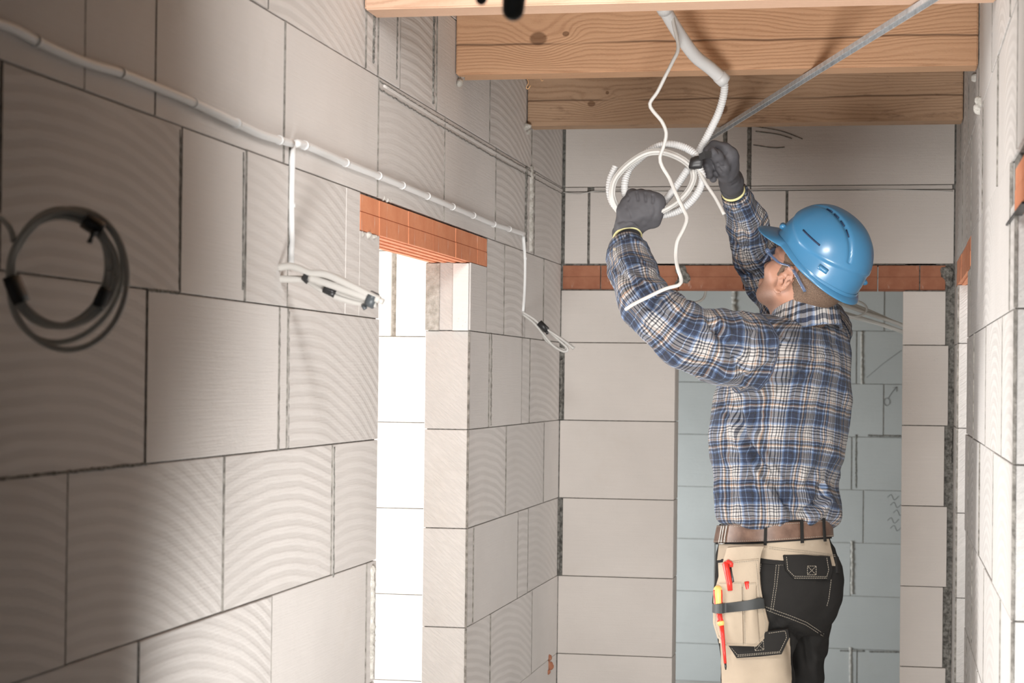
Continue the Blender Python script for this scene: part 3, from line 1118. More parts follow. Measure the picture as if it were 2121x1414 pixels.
# galvanised brace nailed under the beams
zb = ZB - .006
p0, p1 = atz(1945, -14, zb), atz(1470, 292, zb)
p1 = atz(1505, 262, zb)
d = (p1 - p0) / np.linalg.norm(p1 - p0)
p1 = p1 + d * .35
root = empty('steel_brace', p0, 'galvanised perforated steel strip running diagonally under the wooden beams', 'brace')
side = np.cross(d, (0, 0, 1)); side /= np.linalg.norm(side)
def prism(b, a, c, s, hw, zlo, zhi):
    V = [a - s * hw + (0, 0, zlo), a + s * hw + (0, 0, zlo), c + s * hw + (0, 0, zlo), c - s * hw + (0, 0, zlo),
         a - s * hw + (0, 0, zhi), a + s * hw + (0, 0, zhi), c + s * hw + (0, 0, zhi), c - s * hw + (0, 0, zhi)]
    b.add(V, [(0, 3, 2, 1), (4, 5, 6, 7), (0, 1, 5, 4), (1, 2, 6, 5), (2, 3, 7, 6), (3, 0, 4, 7)])
b = MB(); prism(b, p0, p1, side, .008, .002, .0032); b.build('web', STEEL, root, smooth=False)
for s_ in (-1, 1):
    b = MB(); prism(b, p0 + side * .0085 * s_, p1 + side * .0085 * s_, side, .0012, -.007, .0035); b.build('flange', STEEL, root, smooth=False)
b = MB()
L = np.linalg.norm(p1 - p0)
for i in range(int(L / .016)):
    q = p0 + d * (i * .016 + .005)
    prism(b, q, q + d * .006, side, .0016, .0008, .0021)
tag(b.build('perforation', TIPM, root, smooth=False), kind='stuff')

# ------------------------------------------------------------------ conduits on the left wall
def wall_conduit(name, label, pts, r, x, clips, cat='conduit'):
    P = smooth_path(np.array([atx(a, b_, x) for a, b_ in pts]), step=.02)
    root = mk(name, *sweep(P, r, 12), PLASTICW)
    tag(root, label, cat)
    for a, b_ in clips:
        c = atx(a, b_, x)
        i = np.argmin(np.linalg.norm(P - c, axis=1))
        i = min(max(i, 0), len(P) - 2)
        t_ = P[i + 1] - P[i]; t_ /= np.linalg.norm(t_)
        mk('clip', *sweep(np.array([c - t_ * .004, c + t_ * .004]), r * 1.22, 12), PLASTICW, root)
    return root


wall_conduit('conduit', 'long wavy white conduit clipped along the left wall, upper left end', [(-40, 36), (0, 49), (30, 60), (74, 84), (168, 126), (250, 151), (330, 183), (401, 213), (490, 255), (540, 278), (579, 290), (604, 297)],
             .0068, W + .006, [(74, 84), (250, 151), (401, 213), (490, 255), (579, 290)])
wall_conduit('conduit', 'straight white conduit clipped on the left wall above the orange lintel', [(612, 298), (631, 300), (723, 340), (784, 364), (833, 384), (885, 406), (937, 428), (980, 446), (1022, 464), (1054, 474), (1084, 484)],
             .0072, W + .005, [(631, 301), (716, 337), (784, 364), (833, 384), (885, 406), (937, 428), (980, 446), (1022, 464), (1054, 474)])
wall_conduit('conduit', 'upright white conduit dropping beside the left end of the cable bundle near the doorway', [(606, 303), (604, 360), (603, 430), (604, 500), (602, 550)], .0058, W + .004, [(604, 425)])
wall_conduit('conduit', 'thin upright white conduit near the corner, ending at the small cable bundle', [(1084, 486), (1087, 540), (1086, 600), (1083, 645)], .0048, W + .003, [(1087, 535)])

# thin wire along the back wall
o = mk('wire', *sweep(smooth_path(pxpath([(1167, 398), (1200, 402), (1230, 396), (1300, 395), (1420, 397), (1560, 393), (1720, 391), (1850, 393), (1974, 396)], YB - .003), step=.03), .0018, 6), PLASTICC)
tag(o, 'thin white wire strung across the back wall under the rear beam', 'wire')

# ------------------------------------------------------------------ cable bundles
def cable_ring(cx, cy, rx, ry, y0, amp, r, a0=0, a1=2 * PI, tilt=0, m=PLASTICG, n=60, seed=0, wob=2.0, dx=0.0):
    t_ = np.linspace(a0, a1, n)
    rs = np.random.default_rng(seed)
    ph = rs.random(4) * 6
    pts = []
    for a in t_:
        w_ = 1 + wob / 100 * math.sin(2 * a + ph[0]) + wob / 150 * math.sin(3 * a + ph[1])
        ex, ey = rx * w_ * math.cos(a), ry * w_ * math.sin(a)
        pts.append((cx + ex * math.cos(tilt) - ey * math.sin(tilt), cy + ex * math.sin(tilt) + ey * math.cos(tilt), y0 + dx * math.cos(a) + amp * math.sin(a + ph[2])))
    return pxpath(pts)


def tape_band(parent, pts, r, m=TAPE, name='tape', flat=1.0, seg=12):
    return mk(name, *sweep(np.asarray(pts), r, seg, flat), m, parent)


# near dark coil hanging off the left wall
root = empty('cable_coil', aty(137, 570, 2.36), 'large blurred coil of grey cable with black tape, hanging at the far left', 'cable coil')
for k_, (cx, cy, rx, ry, tl, sd) in enumerate(((126, 557, 108, 122, .15, 1), (130, 562, 112, 118, .1, 2), (122, 555, 100, 125, .25, 3), (128, 560, 104, 113, .0, 4), (142, 578, 126, 146, .12, 5), (136, 572, 116, 142, .3, 6))):
    V, F = sweep(cable_ring(cx, cy, rx - 2, ry - 2, 2.17 + .004 * (k_ % 3), .004, .0, tilt=tl, seed=sd, wob=1.5, dx=.03), .0036, 9)
    mk('cable', V, F, PLASTICG, root)
for (a, b_, r_) in (((174, 455), (212, 478), .019), ((22, 572), (45, 626), .0165), ((220, 597), (203, 636), .0125)):
    P = np.linspace(aty(*a, 2.17 + .00022 * (a[0] - 137)), aty(*b_, 2.17 + .00022 * (b_[0] - 137)), 5)
    tape_band(root, P, [r_ * .94, r_, r_, r_, r_ * .94], flat=.55)
tape_band(root, pxpath([(197, 478), (189, 492), (185, 503)], 2.165), [.008, .004, .006], flat=.5)
mk('cable', *sweep(smooth_path(pxpath([(-60, 430, 2.06), (-10, 442, 2.10), (20, 470, 2.13), (28, 500, 2.14)]), step=.01), .0036, 9), PLASTICG, root)

# bundle sticking out beside the doorway
yb2 = 3.27
root = empty('cable_bundle', aty(577, 560, yb2), 'pale folded cable bundle with grey tape sticking out of the wall left of the doorway', 'cable bundle')
paths = (
    ([(573, 554), (600, 551), (622, 557), (640, 565), (675, 568), (720, 588), (760, 608), (786, 621)], .0052),
    ([(573, 577), (600, 578), (636, 580), (665, 598), (700, 615), (740, 625), (780, 629)], .0052),
    ([(640, 568), (690, 572), (735, 596), (778, 615)], .0050),
    ([(640, 575), (680, 588), (730, 606), (770, 620)], .0050),
    ([(642, 580), (690, 600), (735, 618), (775, 628)], .0050),
    ([(650, 572), (700, 580), (745, 603), (794, 625)], .0042),
)
for k_, (p, r_) in enumerate(paths):
    mk('cable', *sweep(smooth_path(pxpath([(a, b_, yb2 + .006 * ((k_ * 2) % 3 - 1)) for a, b_ in p]), step=.006), r_ * 1.28, 10), PLASTICB, root)
for a, b_, r_, m_ in (((633, 569), (643, 579), .0120, TAPE), ((672, 598), (694, 609), .0080, TAPE)):
    P = np.linspace(aty(*a, yb2), aty(*b_, yb2), 4)
    mk('tape', *sweep(P, [r_] * 4, 10, .9), m_, root)
tape_band(root, pxpath([(763, 617), (778, 624)], yb2), .0145, MATS['dark_rubber'], seg=14)
tape_band(root, pxpath([(752, 632), (757, 640)], yb2), .004, MATS['dark_rubber'])

# small bundle near the corner
yb3 = 5.56
root = empty('cable_bundle', aty(1083, 648, yb3), 'small pale cable bundle with one black tape band near the wall corner', 'cable bundle')
for k_, p in enumerate(([(1082, 646), (1105, 660), (1125, 677), (1160, 700), (1188, 722)], [(1082, 650), (1105, 668), (1122, 688), (1145, 715), (1168, 728), (1176, 722), (1155, 702), (1135, 684)],
                        [(1110, 665), (1140, 686), (1170, 706), (1190, 721)], [(1120, 672), (1128, 700), (1150, 718), (1176, 727)])):
    mk('cable', *sweep(smooth_path(pxpath([(a, b_, yb3 + .004 * (k_ - 1)) for a, b_ in p]), step=.006), .0038, 8), PLASTICC, root)
tape_band(root, pxpath([(1117, 668), (1133, 684)], yb3 - .004), .0095)
tape_band(root, pxpath([(1131, 684), (1134, 692)], yb3 - .008), .004)

# bundle in the room at the end, behind the helmet
yb4 = 6.9
root = empty('cable_bundle', aty(1875, 690, yb4), 'white cable bundle with a loose loop, behind the worker, right of the helmet', 'cable bundle')
for k_, p in enumerate(([(1900, 690), (1860, 670), (1800, 650), (1740, 628), (1700, 612)], [(1900, 696), (1850, 680), (1795, 662), (1740, 645), (1705, 628)], [(1900, 684), (1850, 666), (1790, 640), (1735, 622), (1710, 626), (1740, 650), (1800, 664)],
                        [(1900, 700), (1840, 676), (1780, 660), (1735, 650)])):
    mk('cable', *sweep(smooth_path(pxpath([(1935, 700, YB + T - .002)] + [(a, b_, yb4 + .012 * (k_ - 1)) for a, b_ in p]), step=.012), .0065, 8), PLASTICL, root)
mk('loop', *sweep(cable_ring(1768, 638, 28, 16, yb4 - .02, .01, 0, tilt=.1, seed=4), .0035, 8), PLASTICL, root)

# upright conduit on the far wall seen through the opening
P = pxpath([(1287, 640), (1288, 700), (1288, 780), (1287, 900)], YF - .012)
o = mk('conduit', *sweep(smooth_path(P, step=.03), .009, 8), PLASTICL)
tag(o, 'blurred upright white conduit on the far wall seen through the opening', 'conduit')
for py in (775, 895):
    mk('cable_end', *sweep(smooth_path(pxpath([(1287, py + 8, YF - .012), (1278, py - 6, YF - .05), (1275, py - 14, YF - .09), (1274, py + 6, YF - .1)]), step=.008), .008, 8), PLASTICL, o)
# loose loop hanging behind the forearm
o = mk('cable', *sweep(smooth_path(pxpath([(1385, 560, YB + .16), (1388, 600, YB + .2), (1405, 612, YB + .25), (1430, 626, YB + .25), (1452, 622, YB + .28), (1462, 602, YB + .3), (1462, 540, YB + .3)]), step=.01), .0045, 8), PLASTICL)
tag(o, 'thin pale cable loop hanging under the dark lintel behind the raised forearm', 'cable')

# foreground blurred things at the top edge
for nm, lab, (px, py, yy_, rr, ln) in (('hanging_hook', 'blurred dark grey rounded hook hanging in the foreground, the larger one at top', (1063, 21, 2.0, .0135, .03)),
                                      ('hanging_hook', 'smaller blurred dark hook at the top edge, left of the larger hook', (997, -1, 2.1, .0075, .012))):
    p = aty(px, py, yy_)
    root = empty(nm, p, lab, 'hook', 'foreground hooks')
    mk('hook_body', *surface_net(lambda P: cap(P, p - (0, 0, 0), p + (0.002, 0, ln), rr * .85, rr), p - (.03, .03, .03), p + (.03, .03, ln + .03), .002), DARKR, root)
    mk('hanger', *sweep(np.array([p + (.002, 0, ln), [p[0], p[1], HC]]), .004, 8), DARKR, root)

# ------------------------------------------------------------------ white pipe, corrugated conduit, held coil
YH = 4.60
P = smooth_path(pxpath([(1340, -60, 4.30), (1362, -12, 4.38), (1378, 22, 4.44), (1410, 75, 4.50), (1440, 116, 4.54), (1470, 140, 4.57), (1501, 168, 4.60)]), step=.01)
rr = np.full(len(P), .0155); rr[:int(len(P) * .35)] = .0165
root = mk('pipe', *sweep(P, rr, 16), PLASTICH)
tag(root, 'smooth white plastic pipe hanging in front of the big knotted beam', 'pipe')
c = P[int(len(P) * .35)]
V, F = sweep(P[int(len(P) * .33):int(len(P) * .33) + 3], .0182, 16)
mk('collar', V, F, PLASTICH, root)
mk('end_cap', *sweep(P[-3:], .0172, 16), PLASTICH, root)

root = empty('corrugated_conduit', aty(1500, 165, YH), 'white corrugated conduit dropping from the smooth pipe and coiled up in the gloved hands', 'conduit')
rc = .0096
mk('hose', *corrugated(smooth_path(pxpath([(1500, 158, 4.60), (1500, 190, 4.61), (1489, 232, 4.62), (1468, 276, 4.63), (1450, 310, 4.63), (1438, 336, 4.62), (1425, 350, 4.62), (1410, 372, 4.63), (1393, 396, 4.64), (1376, 417, 4.64), (1350, 440, 4.64), (1320, 452, 4.64)]), step=.004), rc), PLASTICH, root)
mk('hose', *corrugated(smooth_path(pxpath([(1447, 345, 4.60), (1444, 324, 4.60), (1420, 306, 4.61), (1384, 298, 4.61), (1352, 308, 4.62), (1325, 328, 4.63), (1303, 350, 4.63), (1294, 380, 4.62), (1296, 405, 4.62), (1306, 428, 4.62), (1330, 446, 4.63), (1367, 446, 4.63), (1410, 434, 4.62), (1442, 404, 4.60), (1455, 372, 4.59), (1448, 348, 4.59), (1440, 335, 4.60)]), step=.004), rc), PLASTICH, root)
mk('hose', *corrugated(smooth_path(pxpath([(1275, 344, 4.62), (1264, 370, 4.62), (1262, 396, 4.62), (1270, 422, 4.625), (1290, 442, 4.63)]), step=.004), .0085), PLASTICH, root)

root = empty('cable_coil', aty(1350, 378, YH), 'bright white smooth cable coil ring held in both gloved hands', 'cable coil')
for k_, (dx, dr, dyv) in enumerate(((0, 0, 0), (3, -7, .002), (1, -3.5, -.007))):
    pts = [(1437, 345), (1420, 330), (1398, 318), (1374, 311), (1345, 312), (1318, 324), (1290, 346), (1270, 372), (1264, 400), (1270, 425), (1284, 443), (1310, 455), (1340, 452), (1372, 440), (1405, 420), (1428, 396), (1440, 370), (1439, 350)]
    cx, cy = 1352, 382
    pp = [(cx + (a - cx) * (1 + dr / 88), cy + (b_ - cy) * (1 + dr / 68), 4.592 + dyv + (.034 * math.exp(-((a - 1318) / 42) ** 2) if b_ > 400 else 0)) for a, b_ in pts]
    mk('cable', *sweep(smooth_path(pxpath(pp), step=.006), .0042, 9), PLASTICC, root)
o = mk('cable_tail', *sweep(smooth_path(pxpath([(1440, 338, 4.59), (1447, 352, 4.585), (1462, 380, 4.575), (1482, 410, 4.565), (1500, 444, 4.55)]), step=.006), .0052, 9, .8), PLASTICC, root)

o = empty('electrical_tape', aty(1445, 335, YH), 'black electrical tape being wound around the coil by the right glove', 'tape')
V, F_ = [], []
for i, (qx, qy, hw_, dp) in enumerate(((1428, 337, 9, .008), (1430, 338, 12, .0100), (1437, 337, 13.5, .0110), (1443, 336, 14, .0110), (1449, 336, 14, .0105), (1454, 337, 13, .0100), (1456, 338, 10, .008))):
    for j in range(18):
        a_ = 2 * PI * j / 18
        wob_ = 1 + .05 * math.sin(3 * a_ + i)
        V.append(aty(qx + hw_ * wob_ * math.cos(a_) * .22, qy - hw_ * wob_ * math.cos(a_), 4.583 + dp * math.sin(a_)))
for i in range(6):
    for j in range(18):
        F_.append((i * 18 + j, i * 18 + (j + 1) % 18, (i + 1) * 18 + (j + 1) % 18, (i + 1) * 18 + j))
F_ += [tuple(range(18)), tuple(6 * 18 + j for j in range(18))]
mk('wrapped_band', V, F_, TAPE, o, sharp=60)
b = MB()
A_ = [aty(x, y, d) for x, y, d in ((1447, 319, 4.572), (1459, 313, 4.568), (1473, 312, 4.575), (1474, 326, 4.575), (1461, 328, 4.568), (1449, 333, 4.572))]
b.add(A_ + [p + np.array([0, .0018, 0]) for p in A_], [(0, 1, 4, 5), (1, 2, 3, 4), (6, 11, 10, 7), (7, 10, 9, 8), (0, 5, 11, 6), (0, 6, 7, 1), (1, 7, 8, 2), (2, 8, 9, 3), (3, 9, 10, 4), (4, 10, 11, 5)])
b.build('loose_end', TAPE, o, smooth=False)

# thin loose cable hanging in front
pts = [(1384, -30, 4.45), (1388, 0, 4.45), (1395, 48, 4.45), (1405, 98, 4.45), (1393, 128, 4.45), (1378, 158, 4.45), (1362, 190, 4.46), (1346, 215, 4.46), (1356, 234, 4.46), (1370, 250, 4.46), (1380, 275, 4.46), (1375, 302, 4.46), (1367, 326, 4.46), (1372, 345, 4.46),
       (1386, 368, 4.46), (1398, 396, 4.45), (1414, 430, 4.44), (1423, 452, 4.43), (1415, 476, 4.42), (1403, 500, 4.41), (1400, 530, 4.40), (1404, 556, 4.38), (1411, 578, 4.37), (1406, 590, 4.36), (1378, 598, 4.35), (1340, 616, 4.35), (1312, 630, 4.35), (1296, 641, 4.36)]
o = mk('cable', *sweep(smooth_path(pxpath(pts), step=.008), .0043, 9), PLASTICC)
tag(o, 'kinked thin white cable hanging from the ceiling in front of the coil and arm', 'cable')

# ------------------------------------------------------------------ the worker
YT = 4.80                                    # depth of the trunk
FB = np.array([-.8, .6, 0.0])                # the way the chest faces
LB = np.array([-.6, -.8, 0.0])               # his left
person = empty('person', (aty(1610, 1100, YT)[0], YT, 0), 'person in blue plaid shirt, grey gloves and blue hard hat, arms raised', 'person')
S0 = ppm(aty(1610, 900, YT))


def column_rows(rows, ratio):
    k = math.sqrt(.36 + .64 * ratio ** 2)
    out = []
    for r in rows:
        py, c, hw = r[:3]
        p = aty(c, py, YT)
        a = hw / S0 / k
        out.append((p[2], p[0], p[1], a, a * ratio))
    out.sort()
    return np.array(out)


def column(P, R, shrink=0.0, zlo=None, zhi=None):
    z = P[:, 2]
    cx, cy, a, b = [np.interp(z, R[:, 0], R[:, i]) for i in (1, 2, 3, 4)]
    dx, dy = P[:, 0] - cx, P[:, 1] - cy
    l = dx * LB[0] + dy * LB[1]
    f = dx * FB[0] + dy * FB[1]
    a = a - shrink; b = b - shrink
    q = (np.abs(l / a) ** 2.3 + np.abs(f / b) ** 2.3) ** (1 / 2.3)
    d = (q - 1) * np.minimum(a, b)
    zl = R[0, 0] if zlo is None else zlo
    zh = R[-1, 0] if zhi is None else zhi
    return smax(d, np.maximum(z - zh, zl - z), .02)


TR = column_rows([(654, 1659, 56), (666, 1656, 78), (682, 1651, 93), (708, 1642, 107), (750, 1634, 121), (820, 1624, 131), (900, 1613, 132), (950, 1611, 126), (1000, 1606, 118), (1040, 1609, 117), (1070, 1609, 115), (1082, 1606, 108), (1090, 1604, 102)], .70)
HR = column_rows([(1086, 1605, 104), (1110, 1604, 107), (1135, 1606, 114), (1165, 1609, 121), (1200, 1611, 123), (1240, 1609, 120), (1280, 1603, 112), (1310, 1598, 100)], .86)

Lsh = [aty(1650, 745, 4.74), aty(1582, 734, 4.63), aty(1505, 722, 4.55), aty(1425, 700, 4.50), aty(1365, 655, 4.48), aty(1330, 618, 4.49), aty(1311, 565, 4.545), aty(1302, 536, 4.575), aty(1296, 504, 4.60)]
Lr = [.074, .086, .085, .072, .060, .056, .050, .045, .038]
Rsh = [aty(1680, 725, 4.90), aty(1690, 690, 4.98), aty(1637, 628, 5.05), aty(1590, 570, 5.06), aty(1562, 520, 5.00), aty(1546, 460, 4.92), aty(1524, 404, 4.84)]
Rr = [.085, .082, .074, .062, .055, .046, .033]


def arm_clip(d, P, end, prev, off=0.0):
    n = (np.asarray(end) - np.asarray(prev)); n = n / np.linalg.norm(n)
    return smax(d, (P - np.asarray(end)) @ n - off, .006)


def sd_larm(P, s=0.0): return arm_clip(chain(P, Lsh, [r - s for r in Lr], .02), P, Lsh[-1], Lsh[-2])
def sd_rarm(P, s=0.0): return arm_clip(chain(P, Rsh, [r - s for r in Rr], .02), P, Rsh[-1], Rsh[-2])
def sd_torso(P, s=0.0): return column(P, TR, s)


BLO = aty(1680, 1058, 4.82)


def sd_shirt(P):
    d = smin(smin(sd_torso(P), sd_larm(P), .045), sd_rarm(P), .035)
    return smin(d, ellipsoid(P, BLO, (.068, .075, .045)), .03)


lo = np.minimum(np.min(Lsh, 0) - .11, TR[0, [1, 2, 0]] - .25)
hi = np.maximum(np.max(Rsh, 0) + .12, TR[-1, [1, 2, 0]] + .25)
lo = np.array([aty(1250, 700, 4.5)[0] - .01, 4.36, TR[0, 0] - .012])
hi = np.array([aty(1770, 700, 4.8)[0] + .06, 5.20, Rsh[-1][2] + .06])
V, F = surface_net(sd_shirt, lo, hi, .0055)
V = relax(V, F, 2)
N = normals(V, F)
# cloth wrinkles
dl, dr, dt = sd_larm(V), sd_rarm(V), sd_torso(V)


def arm_coord(V, pts):
    """distance along the arm and angle round it"""
    pts = smooth_path(np.array(pts), n=5)
    Ls = np.r_[0, np.cumsum(np.linalg.norm(np.diff(pts, axis=0), axis=1))]
    best = np.full(len(V), 1e9); s = np.zeros(len(V)); ang = np.zeros(len(V))
    ref = np.array([0, -1.0, 0.25])
    for i in range(len(pts) - 1):
        a, b = pts[i], pts[i + 1]
        ab = b - a; L = np.linalg.norm(ab); d = ab / L
        t = (V - a) @ d / L
        tc = np.clip(t, 0, 1)
        D = V - (a + tc[:, None] * ab)
        e = np.linalg.norm(D, axis=1)
        n1 = ref - d * (ref @ d); n1 /= np.linalg.norm(n1); n2 = np.cross(d, n1)
        m = e < best
        best[m] = e[m]; s[m] = (Ls[i] + tc * L)[m]; ang[m] = np.arctan2(D @ n2, D @ n1)[m]
    return s, ang


def sm_attr(F, A, it=14):
    A = np.asarray(A, float)
    for _ in range(it):
        S = np.zeros_like(A); c = np.zeros(len(A))
        for i in range(4):
            j = F[:, (i + 1) % 4]
            np.add.at(S, F[:, i], A[j]); np.add.at(c, F[:, i], 1)
            np.add.at(S, j, A[F[:, i]]); np.add.at(c, j, 1)
        A = .5 * A + .5 * S / (c[:, None] if A.ndim > 1 else c)
    return A


sL, aL = arm_coord(V, Lsh)
sR, aR = arm_coord(V, Rsh)


def ridge(x): return 1 - np.abs(2 * x - 1) * 1.0


wt = np.clip((dt - np.minimum(dl, dr)) / .03 + .5, 0, 1)       # 1 on the sleeves
s_, a_ = np.where(dl < dr, sL, sR), np.where(dl < dr, aL, aR)
q = np.stack([s_ * 26 + 1.6 * np.sin(a_) + .8 * np.sin(2 * a_ + 1), np.cos(a_) * 1.2, np.sin(a_) * 1.2 + (dl < dr) * 9.0], 1)
wr_arm = (ridge(vnoise(q, 1)) ** 2 * .010 + vnoise(q * 2.1, 2) * .004 - .006)
low = np.clip((1.62 - V[:, 2]) / .5, 0, 1)
q2 = np.stack([V[:, 0] * 20 + V[:, 2] * 9, V[:, 1] * 16, V[:, 2] * 5 - V[:, 0] * 8], 1)
wr_t = (ridge(vnoise(q2, 3)) ** 2 * .011 + vnoise(q2 * 2.2, 5) * .003 - .006) * (.35 + .9 * low)
V = V + N * ((wr_arm * wt + wr_t * (1 - wt)))[:, None]
FL = [
    ([(1525, 835), (1542, 906), (1581, 969), (1639, 1046), (1660, 1078)], -.026, 8),
    ([(1515, 845), (1530, 915), (1566, 980), (1620, 1060)], .018, 9),
    ([(1545, 850), (1562, 915), (1600, 975), (1655, 1050)], .013, 11),
    ([(1538, 921), (1557, 993), (1576, 1064)], -.014, 6),
    ([(1500, 880), (1508, 960), (1520, 1040), (1530, 1085)], -.012, 6),
    ([(1712, 990), (1690, 1041), (1650, 1075)], -.018, 7),
    ([(1728, 1025), (1695, 1062), (1660, 1088)], .016, 10),
    ([(1720, 1000), (1680, 1040), (1640, 1050)], .008, 7),
    ([(1700, 960), (1670, 1010), (1630, 1030)], -.006, 7),
    ([(1461, 651), (1497, 700), (1528, 750), (1545, 790)], -.020, 8),
    ([(1475, 648), (1512, 692), (1545, 735)], .008, 8),
    ([(1440, 640), (1475, 700), (1500, 760), (1515, 800)], .007, 9),
    ([(1300, 605), (1330, 630), (1370, 645), (1410, 640)], -.009, 6),
    ([(1375, 590), (1350, 620), (1340, 650)], -.010, 6),
    ([(1390, 600), (1368, 625), (1352, 660)], .008, 6),
    ([(1280, 560), (1310, 585), (1345, 590)], -.007, 5),
    ([(1275, 530), (1300, 548), (1335, 552)], .006, 5),
    ([(1562, 666), (1557, 724), (1545, 780), (1530, 839)], -.006, 3),
    ([(1567, 724), (1640, 734), (1700, 733), (1754, 728)], -.0035, 2.2),
    ([(1583, 700), (1600, 722), (1640, 745), (1680, 755)], -.006, 6),
    ([(1600, 680), (1640, 705), (1700, 712)], -.005, 5),
    ([(1740, 700), (1720, 722), (1690, 730)], -.005, 5),
    ([(1485, 815), (1500, 850), (1515, 870)], -.010, 7),
    ([(1512, 470), (1540, 480), (1575, 470)], -.007, 4),
    ([(1515, 500), (1545, 515), (1590, 505)], -.008, 5),
    ([(1528, 560), (1555, 570), (1580, 560)], -.008, 5),
    ([(1640, 880), (1690, 900), (1735, 880)], -.003, 14),
]
N = normals(V, F)
V = folds(V, N, FL)
V = relax(V, F, 1, .35)
# UV: plaid follows trunk and sleeves
K = 1 / .094
fc = V[F].mean(1)
fl, fr, ft = sd_larm(fc), sd_rarm(fc), sd_torso(fc)
sl, al = arm_coord(V, Lsh); sr, ar_ = arm_coord(V, Rsh)
sl, sr = sm_attr(F, sl), sm_attr(F, sr)
vv_ = sm_attr(F, np.stack([np.cos(al), np.sin(al), np.cos(ar_), np.sin(ar_)], 1), 6)
al, ar_ = np.arctan2(vv_[:, 1], vv_[:, 0]), np.arctan2(vv_[:, 3], vv_[:, 2])
sfl, afl = arm_coord(fc, Lsh); sfr, afr = arm_coord(fc, Rsh)
cx = np.interp(V[:, 2], TR[:, 0], TR[:, 1]); cy = np.interp(V[:, 2], TR[:, 0], TR[:, 2])
th = np.arctan2((V[:, 0] - cx) * 1.0 + 0, -(V[:, 1] - cy))
cxf = np.interp(fc[:, 2], TR[:, 0], TR[:, 1]); cyf = np.interp(fc[:, 2], TR[:, 0], TR[:, 2])
thf = np.arctan2(fc[:, 0] - cxf, -(fc[:, 1] - cyf))
cpx = project(fc)
isl = ((fl < ft + .02) & (sfl > .172)) | ((fl < fr) & (sfl > .25))
isr = (fr < ft) & (fr < fl) & (sfr > .06)


def unw(a, ref):
    return ref + (a - ref + PI) % (2 * PI) - PI


uv = np.zeros((len(F), 4, 2))
for i in range(4):
    vi = F[:, i]
    uv[:, i, 0] = unw(th[vi], thf) * .165 * K
    uv[:, i, 1] = (V[vi, 2] - .02 * np.cos(th[vi] * 1.0)) * K
    uL = np.stack([unw(al[vi], afl) * .068 * K + .3, sl[vi] * K + .2], 1)
    uR = np.stack([unw(ar_[vi], afr) * .062 * K + .3, sr[vi] * K], 1)
    uv[isl, i] = uL[isl]
    uv[isr, i] = uR[isr]
shirt = mk('shirt', V, F, PLAID, person, uv=uv.reshape(-1, 2))
shirtV, shirtF = V, F
# armhole seam: follows the edge between sleeve and trunk
ed_ = {}
for fi in range(len(F)):
    for i in range(4):
        a_, b_ = int(F[fi, i]), int(F[fi, (i + 1) % 4])
        ed_.setdefault((min(a_, b_), max(a_, b_)), []).append(fi)
for mask in (isl, isr):
    adj = {}
    for (a_, b_), fs in ed_.items():
        if len(fs) == 2 and mask[fs[0]] != mask[fs[1]]:
            adj.setdefault(a_, []).append(b_); adj.setdefault(b_, []).append(a_)
    best, seen = [], set()
    for s0 in adj:
        if s0 in seen: continue
        path, cur = [s0], s0
        seen.add(s0)
        while True:
            nx = [x for x in adj[cur] if x not in seen]
            if not nx: break
            cur = nx[0]; seen.add(cur); path.append(cur)
        if len(path) > len(best): best = path
    if len(best) > 20:
        P_ = V[best].copy()
        for _ in range(6): P_[1:-1] = .5 * P_[1:-1] + .25 * (P_[:-2] + P_[2:])
        mk('seam', *sweep(P_, .0024, 6), SEAM, shirt)

# cuffs
def band(name, parent, m, c, axis, r, h, thick=.004, seg=40, flat=None, uvk=None, wav=0.0):
    """short sleeve-like band round axis"""
    c, axis = np.asarray(c, float), np.asarray(axis, float)
    axis = axis / np.linalg.norm(axis)
    a = np.array([0, -1.0, .25]); n1 = a - axis * (a @ axis); n1 /= np.linalg.norm(n1); n2 = np.cross(axis, n1)
    prof = [(-h / 2, r - thick), (-h / 2, r), (-h * .3, r + .001), (0, r + .0012), (h * .3, r + .001), (h / 2, r), (h / 2, r - thick)]
    th_ = np.linspace(0, 2 * PI, seg, endpoint=False)
    fx = flat or (1, 1)
    V = []
    for (u, q) in prof:
        for t_ in th_:
            w_ = 1 + wav * math.sin(3 * t_ + u * 40)
            V.append(c + axis * u + q * w_ * (fx[0] * math.cos(t_) * n1 + fx[1] * math.sin(t_) * n2))
    F_ = []
    UV = []
    for i in range(len(prof)):
        ni = (i + 1) % len(prof)
        for j in range(seg):
            k = (j + 1) % seg
            F_.append((i * seg + j, i * seg + k, ni * seg + k, ni * seg + j))
            if uvk:
                for (ii, jj) in ((i, j), (i, j + 1), (ni, j + 1), (ni, j)):
                    UV.append((jj / seg * 2 * PI * r * uvk, (prof[ii][0] + .013) * uvk))
    return mk(name, np.array(V), F_, m, parent, uv=UV if uvk else None)


axL = np.array(Lsh[-1]) - np.array(Lsh[-3]); axR = np.array(Rsh[-1]) - np.array(Rsh[-2])
uL_, uR_ = axL / np.linalg.norm(axL), axR / np.linalg.norm(axR)
band('cuff', shirt, PLAID, np.array(Lsh[-1]) - uL_ * .030, uL_, .0425, .055, uvk=K, wav=.025)
band('cuff', shirt, PLAID, np.array(Rsh[-1]) - uR_ * .020, uR_, .0345, .055, uvk=K, wav=.02)
for a_, b_ in ((1273, 516), (1274, 570)):
    p = aty(a_, b_, 4.535)
    mk('button', *sweep(np.array([p, p + (0, -.003, 0)]), .004, 12), MATS['pale_thread'], shirt)

